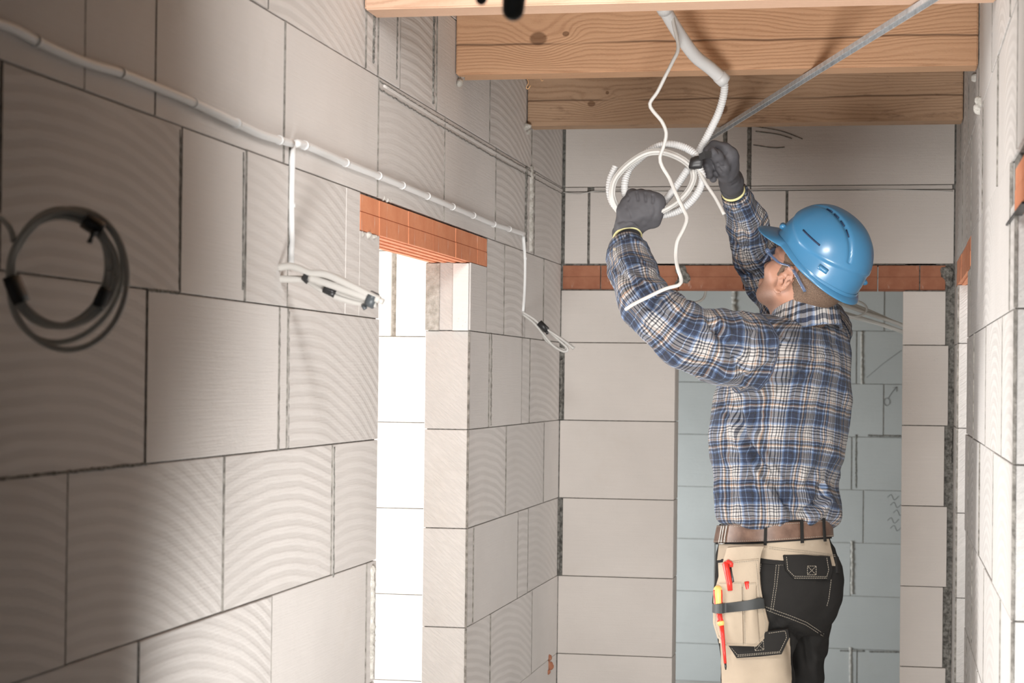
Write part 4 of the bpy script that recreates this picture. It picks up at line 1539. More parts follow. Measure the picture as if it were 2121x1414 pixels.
# collar: folded band round the neck
nk = aty(1657, 652, 4.768)
n_ = 64
V = []; UV = []
for i, (off, rad, dz_) in enumerate(((.0, .068, -.030), (.002, .071, .010), (.004, .074, .022), (.009, .079, .020), (.013, .087, -.012), (.012, .096, -.054), (.008, .088, -.056))):
    for j in range(n_):
        t_ = 2 * PI * j / n_
        d_ = math.cos(t_) * LB + math.sin(t_) * FB
        opn = max(0, math.sin(t_)) ** 3
        p = nk + np.array([.004, 0, -.010]) + (rad * (1.02 * math.cos(t_))) * LB + (rad * .95 * math.sin(t_)) * FB + np.array([0, 0, dz_ - .030 * (math.sin(t_)) * 1.0 + .012 - .012 * opn])
        p[0] += .004
        V.append(p)
F_ = []
for i in range(6):
    for j in range(n_):
        k = (j + 1) % n_
        F_.append((i * n_ + j, i * n_ + k, (i + 1) * n_ + k, (i + 1) * n_ + j))
        for (ii, jj) in ((i, j), (i, j + 1), (i + 1, j + 1), (i + 1, j)):
            UV.append((jj / n_ * 2 * PI * .075 * K, ii * .012 * K + .3))
mk('collar', np.array(V), F_, PLAID, shirt, uv=UV)

# ---- head frame
FH = np.array([-.64, .52, .565]); FH /= np.linalg.norm(FH)
L0 = np.cross((0, 0, 1), FH); L0 /= np.linalg.norm(L0)
U0 = np.cross(FH, L0)
ra = .15
UH = U0 * math.cos(ra) - L0 * math.sin(ra)
LH = L0 * math.cos(ra) + U0 * math.sin(ra)
EAR = aty(1627, 579, 4.68)
HO = EAR - LH * .078 + FH * .012 + UH * .008
HM = np.stack([FH, LH, UH])             # world -> head: (P-HO) @ HM.T


def sd_face(P):
    Q = (P - HO) @ HM.T
    d = ellipsoid(Q, (-.012, 0, .035), (.098, .076, .092))
    d = smin(d, ellipsoid(Q, (.035, 0, -.026), (.058, .059, .076)), .03)
    for s in (-1, 1):
        d = smin(d, cap(Q, (-.002, .056 * s, -.045), (.058, .020 * s, -.088), .016, .016), .03)
        d = smin(d, cap(Q, (.060, .046 * s, -.022), (.045, .055 * s, -.018), .016, .014), .022)
    d = smin(d, cap(Q, (.068, .010, -.087), (.068, -.010, -.087), .016, .016), .02)
    d = smin(d, cap(Q, (.084, -.03, .022), (.084, .03, .022), .012, .012), .018)
    for s in (-1, 1):
        d = smax(d, -(np.linalg.norm(Q - (.100, .031 * s, .002), axis=1) - .014), .012)
        d = np.minimum(d, np.linalg.norm(Q - (.0815, .031 * s, .002), axis=1) - .0115)
        d = smin(d, cap(Q, (.088, .020 * s, .0035), (.086, .042 * s, .001), .003, .003), .006)
    d = smin(d, cap(Q, (.088, 0, .004), (.112, 0, -.034), .008, .0105), .010)
    for s in (-1, 1):
        d = smin(d, np.linalg.norm(Q - (.101, .011 * s, -.040), axis=1) - .0075, .006)
    d = smin(d, cap(Q, (.090, -.020, -.066), (.090, .020, -.066), .0065, .0065), .007)
    d = smin(d, cap(Q, (.088, -.017, -.075), (.088, .017, -.075), .0068, .0068), .006)
    d = smax(d, -cap(Q, (.100, -.022, -.0705), (.100, .022, -.0705), .0018, .0018), .003)
    return d


def sd_ears(P):
    Q = (P - HO) @ HM.T
    out = None
    for s in (1, -1):
        # helix ring, tilted back
        E = Q - np.array([-.014, .078 * s, -.008])
        t = np.arctan2(E[:, 2], E[:, 0])
        rx, rz = .0205, .033
        c = np.stack([rx * np.cos(t), s * (.008 * (1 - .9 * np.cos(t)) - .001), rz * np.sin(t)], 1)
        ring = np.linalg.norm(E - c, axis=1) - .0048
        disc = ellipsoid(E, (0, .0035 * s, 0), (.0195, .0045, .031))
        disc = smax(disc, -ellipsoid(E, (.003, .011 * s, -.004), (.011, .010, .015)), .004)
        lobe = np.linalg.norm(E - (.007, .003 * s, -.031), axis=1) - .0075
        trg = np.linalg.norm(E - (.016, .006 * s, -.003), axis=1) - .005
        anti = cap(E, (-.006, .010 * s, .014), (-.009, .008 * s, -.012), .003, .003)
        d = smin_list([ring, disc, lobe, trg, anti], .004)
        out = d if out is None else np.minimum(out, d)
    return out


NB = np.array([nk[0], nk[1], nk[2]])


def sd_neck(P):
    a = HO - UH * .045 - FH * .022
    return smin(cap(P, a, NB + (.006, .0, -.05), .053, .058), cap(P, HO - UH * .055 + FH * .02, NB + FB * .04 - (0, 0, .04), .034, .04), .04)


def sd_head(P):
    return smin(smin(sd_face(P), sd_neck(P), .022), sd_ears(P), .005)


V1, F1 = surface_net(sd_head, HO - .165, HO + .15, .0027)
V1 = relax(V1, F1, 1, .4)
# rest of the body under the clothes
FTL, FTR = aty(1571, 1414, 4.68), aty(1634, 1414, 4.93)
Lleg = [aty(1566, 1255, 4.72), FTL, np.array([FTL[0] - .01, 4.67, .50]), np.array([FTL[0] + .045, 4.70, .10])]
Rleg = [aty(1645, 1255, 4.90), FTR, np.array([FTR[0] + .0, 4.93, .50]), np.array([FTR[0] + .05, 4.97, .10])]
lgr = [.098, .080, .068, .058]
GL, GR = aty(1316, 444, 4.612), aty(1500, 345, 4.68)


def foot(P, ank, s=0.0, k=1.0):
    a = np.array([ank[0], ank[1], .0])
    h = a - FB * .05 + (0, 0, .045); t_ = a + FB * .13 + (0, 0, .035)
    return smin(smin(cap(P, h, t_, .042 + s, .034 + s), cap(P, ank + (0, 0, .06), h, .045 + s, .042 + s), .03), cap(P, t_, t_ + FB * .04, .034 + s, .028 + s), .02)


def sd_body(P):
    d = column(P, TR, .038)
    d = smin(d, column(P, HR, .018), .03)
    d = smin(d, chain(P, Lsh[:-1] + [aty(1297, 498, 4.614), GL], [r * .58 for r in Lr[:-1]] + [.019, .014], .006), .02)
    d = smin(d, chain(P, Rsh + [GR], [r * .58 for r in Rr] + [.014], .008), .02)
    for lg in (Lleg, Rleg):
        d = smin(d, chain(P, lg, [r * .68 for r in lgr], .02), .02)
        d = smin(d, foot(P, lg[-1], -.008), .02)
    return d


V2, F2 = surface_net(sd_body, (lo[0] - .02, 4.4, 0.0), (hi[0], 5.2, Rsh[-1][2] + .1), .013)
nV = len(V1)
body = mk('body', np.vstack([V1, V2]), np.vstack([F1, F2 + nV]), SKIN, person)
Q = (np.vstack([V1, V2]) - HO) @ HM.T
st = np.clip((-.038 - Q[:, 2] + .25 * (Q[:, 0] - .03)) / .018, 0, 1) * np.clip((Q[:, 0] + .012) / .02, 0, 1) * np.clip((Q[:, 2] + .135) / .02, 0, 1) * .75
st = np.maximum(st, .6 * np.clip((.008 - np.abs(Q[:, 0] - .016)) / .006, 0, 1) * np.clip((Q[:, 2] + .05) / .02, 0, 1))
at_ = body.data.attributes.new('stubble', 'FLOAT', 'POINT')
at_.data.foreach_set('value', st.astype(np.float32))


# hair: nape, sides, sideburn
def sd_hair(P):
    Q = (P - HO) @ HM.T
    d = smin(sd_face(P), sd_neck(P), .022) - .0022 - .0012 * vnoise(P * 380, 4)
    edge = vnoise(P * 200, 7) * .008
    back = np.maximum(Q[:, 0] + .024 + edge + .75 * np.clip(-Q[:, 2] - .012, 0, .1), -Q[:, 2] - .088 + edge)        # behind the ear
    side = np.maximum(np.maximum(Q[:, 0] - .040 + edge, -Q[:, 2] + .012 + .8 * np.abs(Q[:, 0] - .012)), 0 * Q[:, 0] - 1)
    burn = np.maximum(np.abs(Q[:, 0] - .018) - .009 + edge * .5, -Q[:, 2] - .016)
    r = np.minimum(np.minimum(back, side), burn)
    r = np.maximum(r, Q[:, 0] - .055)
    d = np.maximum(d, r)
    return np.maximum(d, -(sd_ears(P) - .001))


V, F = surface_net(sd_hair, HO - .15, HO + .14, .0028)
mk('hair', V, F, HAIR, person)

# ---- hard hat
def hw(f, l, u): return HO + FH * f + LH * l + UH * u


HT = math.radians(4.0)
def hx(f, l, u):
    # the hat sits tipped a little further back than the head
    u_ = u - .05
    return HO + FH * (f * math.cos(HT) - u_ * math.sin(HT)) + LH * l + UH * (.054 + f * math.sin(HT) + u_ * math.cos(HT))


hat = empty('hard_hat', hw(0, 0, .06), parent=person)
hat['label'] = 'glossy blue hard hat'
nphi, nt = 200, 90
af, ab_, bb, hh, u0 = .122, .126, .106, .137, .047


def hat_pt(phi, t, extra=0.0):
    a = af if math.cos(phi) > 0 else ab_
    an = t * PI / 2
    r = math.cos(an) ** .80
    h = math.sin(an) ** .92
    f, l, u = a * r * math.cos(phi), bb * r * math.sin(phi), u0 + hh * h
    # recessed skirt under the shell line
    ts = .20 + .10 * max(0, math.cos(phi)) + .04 * math.cos(2 * phi)
    st_ = 1 / (1 + math.exp(-(t - ts) / .008))
    n = np.array([r * math.cos(phi) / a, r * math.sin(phi) / bb, h / hh + .2]); n /= np.linalg.norm(n)
    dd = .0045 * st_ + extra
    # crescent grooves on the crown
    for s in (1, -1):
        gl = .040 + .35 * (.11 ** 2 - min((f + .02) ** 2, .11 ** 2)) * 1.5
        if t > .3 and l * s > 0:
            e = abs(l * s - gl)
            w = .006 * max(0, 1 - ((f + .025) / .105) ** 2)
            if w > 0: dd -= .0045 * math.exp(-(e / (w + 1e-4)) ** 2)
    # central raised band in front
    return hx(f - .006, l, u) + dd * (FH * n[0] + LH * n[1] + UH * n[2])


V = []
rows = []
for i in range(nt):
    t = (i / (nt - 1)) ** 1.0 * .985
    for j in range(nphi):
        V.append(hat_pt(2 * PI * j / nphi, t))
top = len(V); V.append(hat_pt(0, .9999) * .5 + hat_pt(PI, .9999) * .5)
F_ = []
for i in range(nt - 1):
    for j in range(nphi):
        k = (j + 1) % nphi
        F_.append((i * nphi + j, i * nphi + k, (i + 1) * nphi + k, (i + 1) * nphi + j))
for j in range(nphi): F_.append(((nt - 1) * nphi + j, (nt - 1) * nphi + (j + 1) % nphi, top))
# inner side
b0 = len(V)
for i in (0, 1, 2, 3, 4, 5):
    for j in range(nphi):
        V.append(hat_pt(2 * PI * j / nphi, i * .12, -.004))
for i in range(5):
    for j in range(nphi):
        k = (j + 1) % nphi
        F_.append((b0 + i * nphi + k, b0 + i * nphi + j, b0 + (i + 1) * nphi + j, b0 + (i + 1) * nphi + k))
for j in range(nphi):
    k = (j + 1) % nphi
    F_.append((j, b0 + j, b0 + k, k))
mk('shell', np.array(V), F_, HAT, hat)
# brim: rim lip all round, peak in front
def brim_ext(phi):
    c = math.cos(phi)
    e = .007 + (.044 * min(1, max(0, (c - .28) / .72)) ** .75 if c > .28 else 0)
    if c < -.6: e += .008 * (-c - .6) / .4
    return e


V = []
prof = [(0, 0.004), (.25, .0035), (.5, .002), (.75, -.001), (.93, -.004), (1.0, -.0055), (1.02, -.0075), (.98, -.0085), (.75, -.005), (.5, -.002), (.25, -.0005), (0, 0)]
for (q, dz_) in prof:
    for j in range(nphi):
        phi = 2 * PI * j / nphi
        e = brim_ext(phi)
        c = math.cos(phi)
        a = af if c > 0 else ab_
        dn = np.array([c / a, math.sin(phi) / bb, 0]); dn /= np.linalg.norm(dn)
        droop = -.16 * q * e * (1 if c > 0 else 1.2) + (.006 * max(0, c) * (1 - q))
        wave = .010 * math.exp(-((abs(math.remainder(phi, 2 * PI)) - 1.35) / .45) ** 2) - .006 * max(0, -c) ** 2
        V.append(hx(a * c - .006, bb * math.sin(phi), u0 + dz_ + droop + wave * 1.0) + e * q * (FH * dn[0] + LH * dn[1]) - (FH * dn[0] + LH * dn[1]) * .003 * (1 - q))
F_ = []
for i in range(len(prof)):
    ni = (i + 1) % len(prof)
    for j in range(nphi):
        k = (j + 1) % nphi
        F_.append((i * nphi + k, i * nphi + j, ni * nphi + j, ni * nphi + k))
mk('brim', np.array(V), F_, HAT, hat)
# skirt strip between brim and shell
V = []
for (q, uu) in ((.003, .002), (.0045, -.004), (.0048, -.010), (.0, -.013)):
    for j in range(nphi):
        phi = 2 * PI * j / nphi; c = math.cos(phi); a = af if c > 0 else ab_
        wave = .010 * math.exp(-((abs(math.remainder(phi, 2 * PI)) - 1.35) / .45) ** 2) - .006 * max(0, -c) ** 2
        dn = np.array([c / a, math.sin(phi) / bb, 0]); dn /= np.linalg.norm(dn)
        V.append(hx(a * c - .006, bb * math.sin(phi), u0 + (.004 if uu > 0 else 0) + (wave if uu < 0 else 0) * (uu / -.013 if uu < 0 else 0)) + (q - .002) * (FH * dn[0] + LH * dn[1]))
F_ = [(i * nphi + (j + 1) % nphi, i * nphi + j, (i + 1) * nphi + j, (i + 1) * nphi + (j + 1) % nphi) for i in range(3) for j in range(nphi)]
mk('skirt', np.array(V), F_, HAT, hat)
# side slots and lugs, vents
def on_hat(phi, t, e=.0): return hat_pt(phi, t, e)


for s in (1, -1):
    for (p0_, p1_, t_, ee) in ((.62, .84, .285, .001),):
        P = np.array([on_hat(s * (p0_ + (p1_ - p0_) * i / 5) * PI / 1.35, t_, ee) for i in range(6)])
        mk('slot', *sweep(P, .0022, 6), HATD, hat)
    P = np.array([on_hat(s * (2.18 + .20 * i / 4), .105, .004) for i in range(5)])
    mk('lug', *sweep(P, .0075, 8, .8), HAT, hat)
    P = np.array([on_hat(s * (.62 + .16 * i / 4), .11, .003) for i in range(5)])
    mk('lug', *sweep(P, .008, 8, .8), HAT, hat)
# crown vents: dark slots in the crescent groove
bm_pts = []
for s in (1, -1):
    for f0 in (-.062, -.035, -.008, .018):
        pts = []
        for i in range(4):
            f = f0 + .017 * i / 3
            gl = (.040 + .35 * (.11 ** 2 - min((f - .006 + .026) ** 2, .11 ** 2)) * 1.5) * s
            # solve phi,t by search
            bestv = None
            for t_ in np.linspace(.45, .97, 60):
                r = math.cos(t_ * PI / 2) ** .80
                for a in (af, ab_):
                    x_, y_ = f / a, gl / bb
                    if abs(math.hypot(x_, y_) - r) < .02 and ((f > 0) == (a == af)):
                        ph_ = math.atan2(y_, x_)
                        e_ = abs(math.hypot(x_, y_) - r)
                        if bestv is None or e_ < bestv[0]: bestv = (e_, ph_, t_)
            if bestv: pts.append(hat_pt(bestv[1], bestv[2], .0016))
        if len(pts) >= 2:
            mk('vent', *sweep(np.array(pts), .0019, 6), HATD, hat)

# ---- safety glasses
gl = empty('safety_glasses', hw(.1, 0, 0), parent=person)
for s in (1, -1):
    P = np.array([hw(.092, .062 * s, .010), hw(.080, .068 * s, .011), hw(.03, .079 * s, .014), hw(-.008, .085 * s, .026), hw(-.036, .086 * s, .020), hw(-.080, .080 * s, .002)])
    mk('temple_arm', *sweep(smooth_path(P, step=.006), .0045, 10, .45), GLASSB, gl)
    mk('hinge', *sweep(np.array([hw(.098, .058 * s, .012), hw(.084, .067 * s, .012)]), .0055, 8), GLASSB, gl)
V = []
nu, nv = 40, 10
for lay in (0, 1):
    for i in range(nv + 1):
        for j in range(nu + 1):
            a = (j / nu - .5) * 2
            vv = i / nv
            rr_ = .066 - lay * .0016
            lf = a * 1.02
            notch = .018 * math.exp(-(a / .14) ** 2) * (1 - vv)
            V.append(hw(.050 + rr_ * math.cos(lf), (rr_ + .004) * math.sin(lf), -.026 + .044 * vv + notch - .008 * abs(a) ** 3 * (1 - vv) * -1))
F_ = []
w_ = nu + 1
lay_n = (nv + 1) * w_
for i in range(nv):
    for j in range(nu):
        q = (i * w_ + j, i * w_ + j + 1, (i + 1) * w_ + j + 1, (i + 1) * w_ + j)
        F_.append(q)
        F_.append(tuple(x + lay_n for x in q[::-1]))
edge = [j for j in range(w_)] + [i * w_ + nu for i in range(1, nv + 1)] + [nv * w_ + j for j in range(nu - 1, -1, -1)] + [i * w_ for i in range(nv - 1, 0, -1)]
for i in range(len(edge)):
    a, b_ = edge[i], edge[(i + 1) % len(edge)]
    F_.append((b_, a, a + lay_n, b_ + lay_n))
V = np.array(V)
mk('lens', V, F_, LENS, gl)

# ---- gloves
def pt(px, py, y): return aty(px, py, y)


cwl = pt(1300, 492, 4.612)
def sd_gl(P):
    # back of the hand
    d = cap(P, pt(1301, 478, 4.612), pt(1318, 440, 4.600), .030, .036, ((.25, 1, .1), .72))
    d = smin(d, cap(P, pt(1318, 448, 4.600), pt(1342, 428, 4.60), .036, .036, ((.1, 1, .1), .66)), .02)
    d = smin(d, cap(P, pt(1318, 412, 4.595), pt(1356, 418, 4.60), .0185, .0165), .016)
    # fingers curl over the coil
    for (x, y, r, dl_) in ((1310, 407, .0125, 0), (1328, 408, .0125, .002), (1345, 411, .012, .003), (1360, 418, .0115, .004)):
        k0 = pt(x, y, 4.590)
        k1 = pt(x + 0, y - 6, 4.612)
        k2 = pt(x + 3, y + 4, 4.648)
        k3 = pt(x + 4, y + 24, 4.655)
        k4 = pt(x + 3, y + 36, 4.64)
        d = smin(d, chain(P, [k0, k1, k2, k3, k4], [r, r, r * .95, r * .9, r * .8], .004), .006)
    # thumb wraps on the near left side of the hose
    d = smin(d, chain(P, [pt(1292, 458, 4.60), pt(1290, 436, 4.597), pt(1298, 418, 4.60), pt(1306, 408, 4.615)], [.016, .0135, .012, .0105], .004), .010)
    # little finger side bulge
    d = smin(d, cap(P, pt(1362, 420, 4.60), pt(1352, 455, 4.61), .014, .020), .018)
    # knit wrist
    d = smin(d, cap(P, pt(1300, 475, 4.612), cwl, .031, .0335), .012)
    n = uL_
    d = smax(d, -((P - np.asarray(cwl)) @ n) , .004)
    return d


V, F = surface_net(sd_gl, pt(1240, 520, 4.52), pt(1400, 370, 4.70), .0021)
N = normals(V, F)
V = V + N * ((vnoise(V * 85, 2) - .5) * .0022)[:, None]
V = folds(V, N, [([(1297, 400), (1303, 408), (1300, 418)], -.003, 2), ([(1318, 394), (1320, 404), (1322, 418)], -.004, 2.6), ([(1336, 396), (1337, 408), (1338, 420)], -.004, 2.6), ([(1352, 400), (1353, 412), (1352, 424)], -.004, 2.6),
                 ([(1276, 462), (1290, 457), (1312, 463), (1326, 476)], -.003, 2), ([(1358, 420), (1358, 440), (1350, 458)], -.002, 4), ([(1295, 425), (1303, 440), (1306, 455)], -.002, 3)])
glv = mk('glove', V, F, GLOVE, person)
band('cuff_band', glv, BANDY, np.asarray(cwl) + uL_ * .002, uL_, .0345, .0065, .003)
band('knit_cuff', glv, GLOVEW, np.asarray(cwl) + uL_ * .014, uL_, .0335, .018, .003)

cwr = np.asarray(pt(1519, 397, 4.83)) * 1.0
def sd_gr(P):
    d = cap(P, cwr, pt(1516, 378, 4.80), .026, .029, ((.3, 1, 0), .85))
    d = smin(d, cap(P, pt(1514, 372, 4.78), pt(1500, 335, 4.70), .033, .033, ((.9, .5, .2), .72)), .02)
    d = smin(d, cap(P, pt(1504, 345, 4.70), pt(1510, 322, 4.66), .030, .022), .02)
    # thumb on the near side, pad on the tape
    d = smin(d, chain(P, [pt(1504, 362, 4.69), pt(1496, 343, 4.645), pt(1485, 324, 4.615), pt(1476, 316, 4.598)], [.020, .0165, .0145, .0125], .006), .012)
    # index curls over the top
    d = smin(d, chain(P, [pt(1512, 325, 4.67), pt(1500, 308, 4.655), pt(1480, 302, 4.64), pt(1465, 312, 4.625)], [.0185, .015, .0125, .0105], .005), .010)
    # middle, ring and little fingers fold down towards the coil
    d = smin(d, chain(P, [pt(1500, 338, 4.68), pt(1482, 330, 4.66), pt(1467, 333, 4.64), pt(1462, 341, 4.632)], [.016, .0125, .0115, .0095], .005), .007)
    d = smin(d, chain(P, [pt(1500, 350, 4.69), pt(1480, 342, 4.665), pt(1466, 350, 4.645), pt(1468, 362, 4.638)], [.016, .012, .0112, .0095], .005), .007)
    d = smin(d, chain(P, [pt(1502, 360, 4.71), pt(1486, 356, 4.69), pt(1476, 362, 4.67), pt(1477, 371, 4.66)], [.014, .011, .010, .0085], .005), .007)
    d = smax(d, -((P - cwr) @ uR_), .004)
    return d


V, F = surface_net(sd_gr, pt(1430, 420, 4.55), pt(1560, 270, 4.90), .0021)
N = normals(V, F)
V = V + N * ((vnoise(V * 85, 3) - .5) * .0022)[:, None]
V = folds(V, N, [([(1484, 336), (1494, 346), (1505, 345)], -.004, 2.4), ([(1487, 345), (1493, 356), (1502, 362)], -.004, 2.2), ([(1481, 305), (1488, 312), (1490, 318)], -.003, 1.8), ([(1500, 322), (1504, 316), (1503, 312)], -.003, 1.8),
                 ([(1495, 384), (1515, 386), (1535, 374)], -.0025, 2)])
grv = mk('glove', V, F, GLOVE, person)
band('cuff_band', grv, BANDY, cwr - uR_ * .001, uR_, .0285, .0065, .003)
band('knit_cuff', grv, GLOVEW, cwr + uR_ * .013, uR_, .0275, .018, .003)

# ---- trousers
def sd_tr(P):
    d = column(P, HR, 0, zlo=HR[0, 0] - .0, zhi=HR[-1, 0])
    z0 = HR[0, 0]
    ll = chain(P, Lleg, lgr, .015)
    rl = chain(P, Rleg, lgr, .015)
    legs = smin(ll, rl, .012)
    d = smin(column(P, HR), legs, .035)
    # seat
    d = smin(d, ellipsoid(P, aty(1672, 1215, 4.83), (.075, .085, .095)), .04)
    d = smin(d, ellipsoid(P, aty(1600, 1225, 4.74), (.085, .085, .10)), .05)
    d = smax(d, .085 - P[:, 2], .006)
    return smax(d, P[:, 2] - HR[-1, 0], .004)


tlo = np.array([FTL[0] - .22, 4.50, .07]); thi = np.array([FTR[0] + .22, 5.12, HR[-1, 0] + .02])
V, F = surface_net(sd_tr, tlo, thi, .0065)
V = relax(V, F, 2)
N = normals(V, F)
q = np.stack([V[:, 0] * 14, V[:, 1] * 14, V[:, 2] * 26], 1)
legw = np.clip((HR[0, 0] - .0 - V[:, 2]) / .1, 0, 1)
V = V + N * ((ridge(vnoise(q, 6)) ** 2 * .008 - .004) * (.35 + legw) + (vnoise(q * 2.3, 8) - .5) * .003)[:, None]
V = folds(V, N, [
    ([(1596, 1268), (1640, 1300), (1672, 1330), (1680, 1390)], -.016, 7),
    ([(1588, 1285), (1620, 1310), (1640, 1340), (1648, 1414)], -.020, 9),
    ([(1655, 1330), (1680, 1322), (1700, 1320)], -.008, 6),
    ([(1690, 1345), (1686, 1380), (1690, 1414)], .006, 7),
    ([(1593, 1127), (1583, 1145), (1570, 1160)], -.006, 5),
])
V = relax(V, F, 1, .3)
tr = mk('trousers', V, F, BLACKC, person)
bvh = BVHTree.FromPolygons(V.tolist(), F.tolist())
bvh_s = BVHTree.FromPolygons(shirtV.tolist(), shirtF.tolist())


def hit(px, py, tree=bvh):
    v = Vector(ray(px, py)).normalized()
    for dx, dy in ((0, 0), (-3, 0), (3, 0), (-6, 0), (6, 0), (-10, 0), (10, 0), (-16, 0), (16, 0), (0, 4), (0, -4)):
        v = Vector(ray(px + dx, py + dy)).normalized()
        h = tree.ray_cast(Vector(CAMP), v)
        if h[0] is not None:
            n = h[1]
            if n.dot(v) > 0: n = -n
            if dx or dy:
                p = aty(px, py, h[0].y)
                return np.array(p), np.array(n)
            return np.array(h[0]), np.array(n)
    return None


def coons(top, bot, nu, nv):
    def samp(P, n):
        P = np.asarray(P, float)
        L = np.r_[0, np.cumsum(np.linalg.norm(np.diff(P, axis=0), axis=1))]
        s = np.linspace(0, L[-1], n)
        # keep corners: include vertices by snapping nearest samples
        for l in L[1:-1]:
            s[np.argmin(abs(s - l))] = l
        s = np.sort(s)
        return np.stack([np.interp(s, L, P[:, i]) for i in (0, 1)], 1)
    A, B = samp(top, nu), samp(bot, nu)
    t = np.linspace(0, 1, nv)[:, None, None]
    return A[None] * (1 - t) + B[None] * t


def drape(name, parent, m, top, bot, off, nu=24, nv=18, posfn=None, inner=.004, bulge=0.0, depth_smooth=0):
    G = coons(top, bot, nu, nv)
    outer, inn = [], []
    posfn = posfn or hit
    for i in range(nv):
        for j in range(nu):
            p, n = posfn(*G[i, j])
            bl = bulge * math.sin(PI * i / (nv - 1)) * math.sin(PI * j / (nu - 1))
            outer.append(p + n * (off + bl)); inn.append(p - n * inner)
    V = np.array(outer + inn)
    if depth_smooth:
        for part in (slice(0, nu * nv), slice(nu * nv, None)):
            Y_ = V[part, 1].reshape(nv, nu).copy()
            for _ in range(depth_smooth):
                Z_ = np.pad(Y_, 1, mode='reflect', reflect_type='odd')
                Y_ = .5 * Y_ + .125 * (Z_[:-2, 1:-1] + Z_[2:, 1:-1] + Z_[1:-1, :-2] + Z_[1:-1, 2:])
            V[part, 1] = Y_.ravel()
    # smooth the sheet a little
    O = V[:nu * nv].reshape(nv, nu, 3)
    for _ in range(8 if posfn is hit else 2):
        if posfn is hit:
            for e_ in (O[0], O[-1], O[:, 0], O[:, -1]):
                D_ = np.diff(e_, axis=0); e_[1:-1, 1] = .5 * e_[1:-1, 1] + .25 * (e_[:-2, 1] + e_[2:, 1])
        O[1:-1, 1:-1] = .5 * O[1:-1, 1:-1] + .125 * (O[:-2, 1:-1] + O[2:, 1:-1] + O[1:-1, :-2] + O[1:-1, 2:])
    V[:nu * nv] = O.reshape(-1, 3)
    F_ = []
    n0 = nu * nv
    for i in range(nv - 1):
        for j in range(nu - 1):
            F_.append((i * nu + j, (i + 1) * nu + j, (i + 1) * nu + j + 1, i * nu + j + 1))
    ed = [j for j in range(nu)] + [i * nu + nu - 1 for i in range(1, nv)] + [(nv - 1) * nu + j for j in range(nu - 2, -1, -1)] + [i * nu for i in range(nv - 2, 0, -1)]
    for i in range(len(ed)):
        a, b_ = ed[i], ed[(i + 1) % len(ed)]
        F_.append((a, b_, b_ + n0, a + n0))
    global LASTBVH
    LASTBVH = BVHTree.FromPolygons(V.tolist(), F_)
    return mk(name, V, F_, m, parent, sharp=50)


def on_last():
    tr_ = LASTBVH
    return lambda px, py: hit(px, py, tr_)


def stitch(parent, lines, off, posfn=None, r=.00065, dash=3.2, gap=1.5, name='stitching'):
    posfn = posfn or hit
    b = MB()
    for pts in lines:
        P = np.asarray(pts, float)
        L = np.r_[0, np.cumsum(np.linalg.norm(np.diff(P, axis=0), axis=1))]
        s = 0
        while s < L[-1]:
            e = min(s + dash, L[-1])
            q = [[np.interp(x, L, P[:, i]) for i in (0, 1)] for x in (s, e)]
            h0, h1 = posfn(*q[0]), posfn(*q[1])
            if h0 and h1 and np.linalg.norm(h0[0] - h1[0]) < .02:
                b.tube(np.array([h0[0] + h0[1] * off, h1[0] + h1[1] * off]), r, 4)
            s = e + gap
    return tag(b.build(name, THREAD, parent, smooth=False), kind='stuff')


# beige yoke below the belt
drape('beige_yoke', tr, BEIGE, [(1492, 1118), (1540, 1120), (1600, 1112), (1660, 1108), (1712, 1102)], [(1487, 1160), (1535, 1158), (1575, 1159), (1626, 1163), (1680, 1166), (1729, 1172)], .0022, 40, 12)
# beige thigh panel
drape('thigh_panel', tr, BEIGE, [(1497, 1326), (1560, 1322), (1634, 1318)], [(1506, 1600), (1570, 1600), (1636, 1600)], .0065, 44, 64)
# pocket flaps
bf = drape('pocket_flap', tr, BLACKC, [(1621, 1151), (1660, 1150), (1714, 1153)], [(1626, 1181), (1642, 1199), (1680, 1200), (1715, 1200), (1720, 1181)], .007, 30, 12, depth_smooth=25)
stitch(bf, [[(1629, 1153), (1631, 1179), (1645, 1193), (1712, 1194), (1716, 1180), (1712, 1155)], [(1645, 1197), (1712, 1197)], [(1672, 1172), (1690, 1172), (1690, 1190), (1672, 1190), (1672, 1172), (1690, 1190)], [(1690, 1172), (1672, 1190)]], .0008, on_last())
KY = hit(1572, 1350)[0][1]


def knee_pos(px, py):
    return aty(px, py, KY - .014 + .000007 * (px - 1570) ** 2 - .00008 * (py - 1350)), np.array([0, -1.0, 0])


kf = drape('pocket_flap', tr, BLACKC, [(1540, 1318), (1592, 1307), (1632, 1302)], [(1509, 1336), (1526, 1362), (1575, 1359), (1619, 1354), (1635, 1320)], .004, 30, 12, knee_pos, inner=.03)
stitch(kf, [[(1592, 1311), (1626, 1306), (1629, 1320), (1615, 1349), (1528, 1356), (1515, 1341)], [(1528, 1359), (1617, 1351)], [(1563, 1328), (1581, 1326), (1582, 1345), (1564, 1347), (1563, 1328), (1582, 1345)], [(1581, 1326), (1564, 1347)]], .0008, on_last())
drape('pocket_flap', tr, BLACKC, [(1728, 1152), (1731, 1153), (1733, 1156)], [(1731, 1186), (1734, 1187), (1736, 1187)], .006, 5, 8)
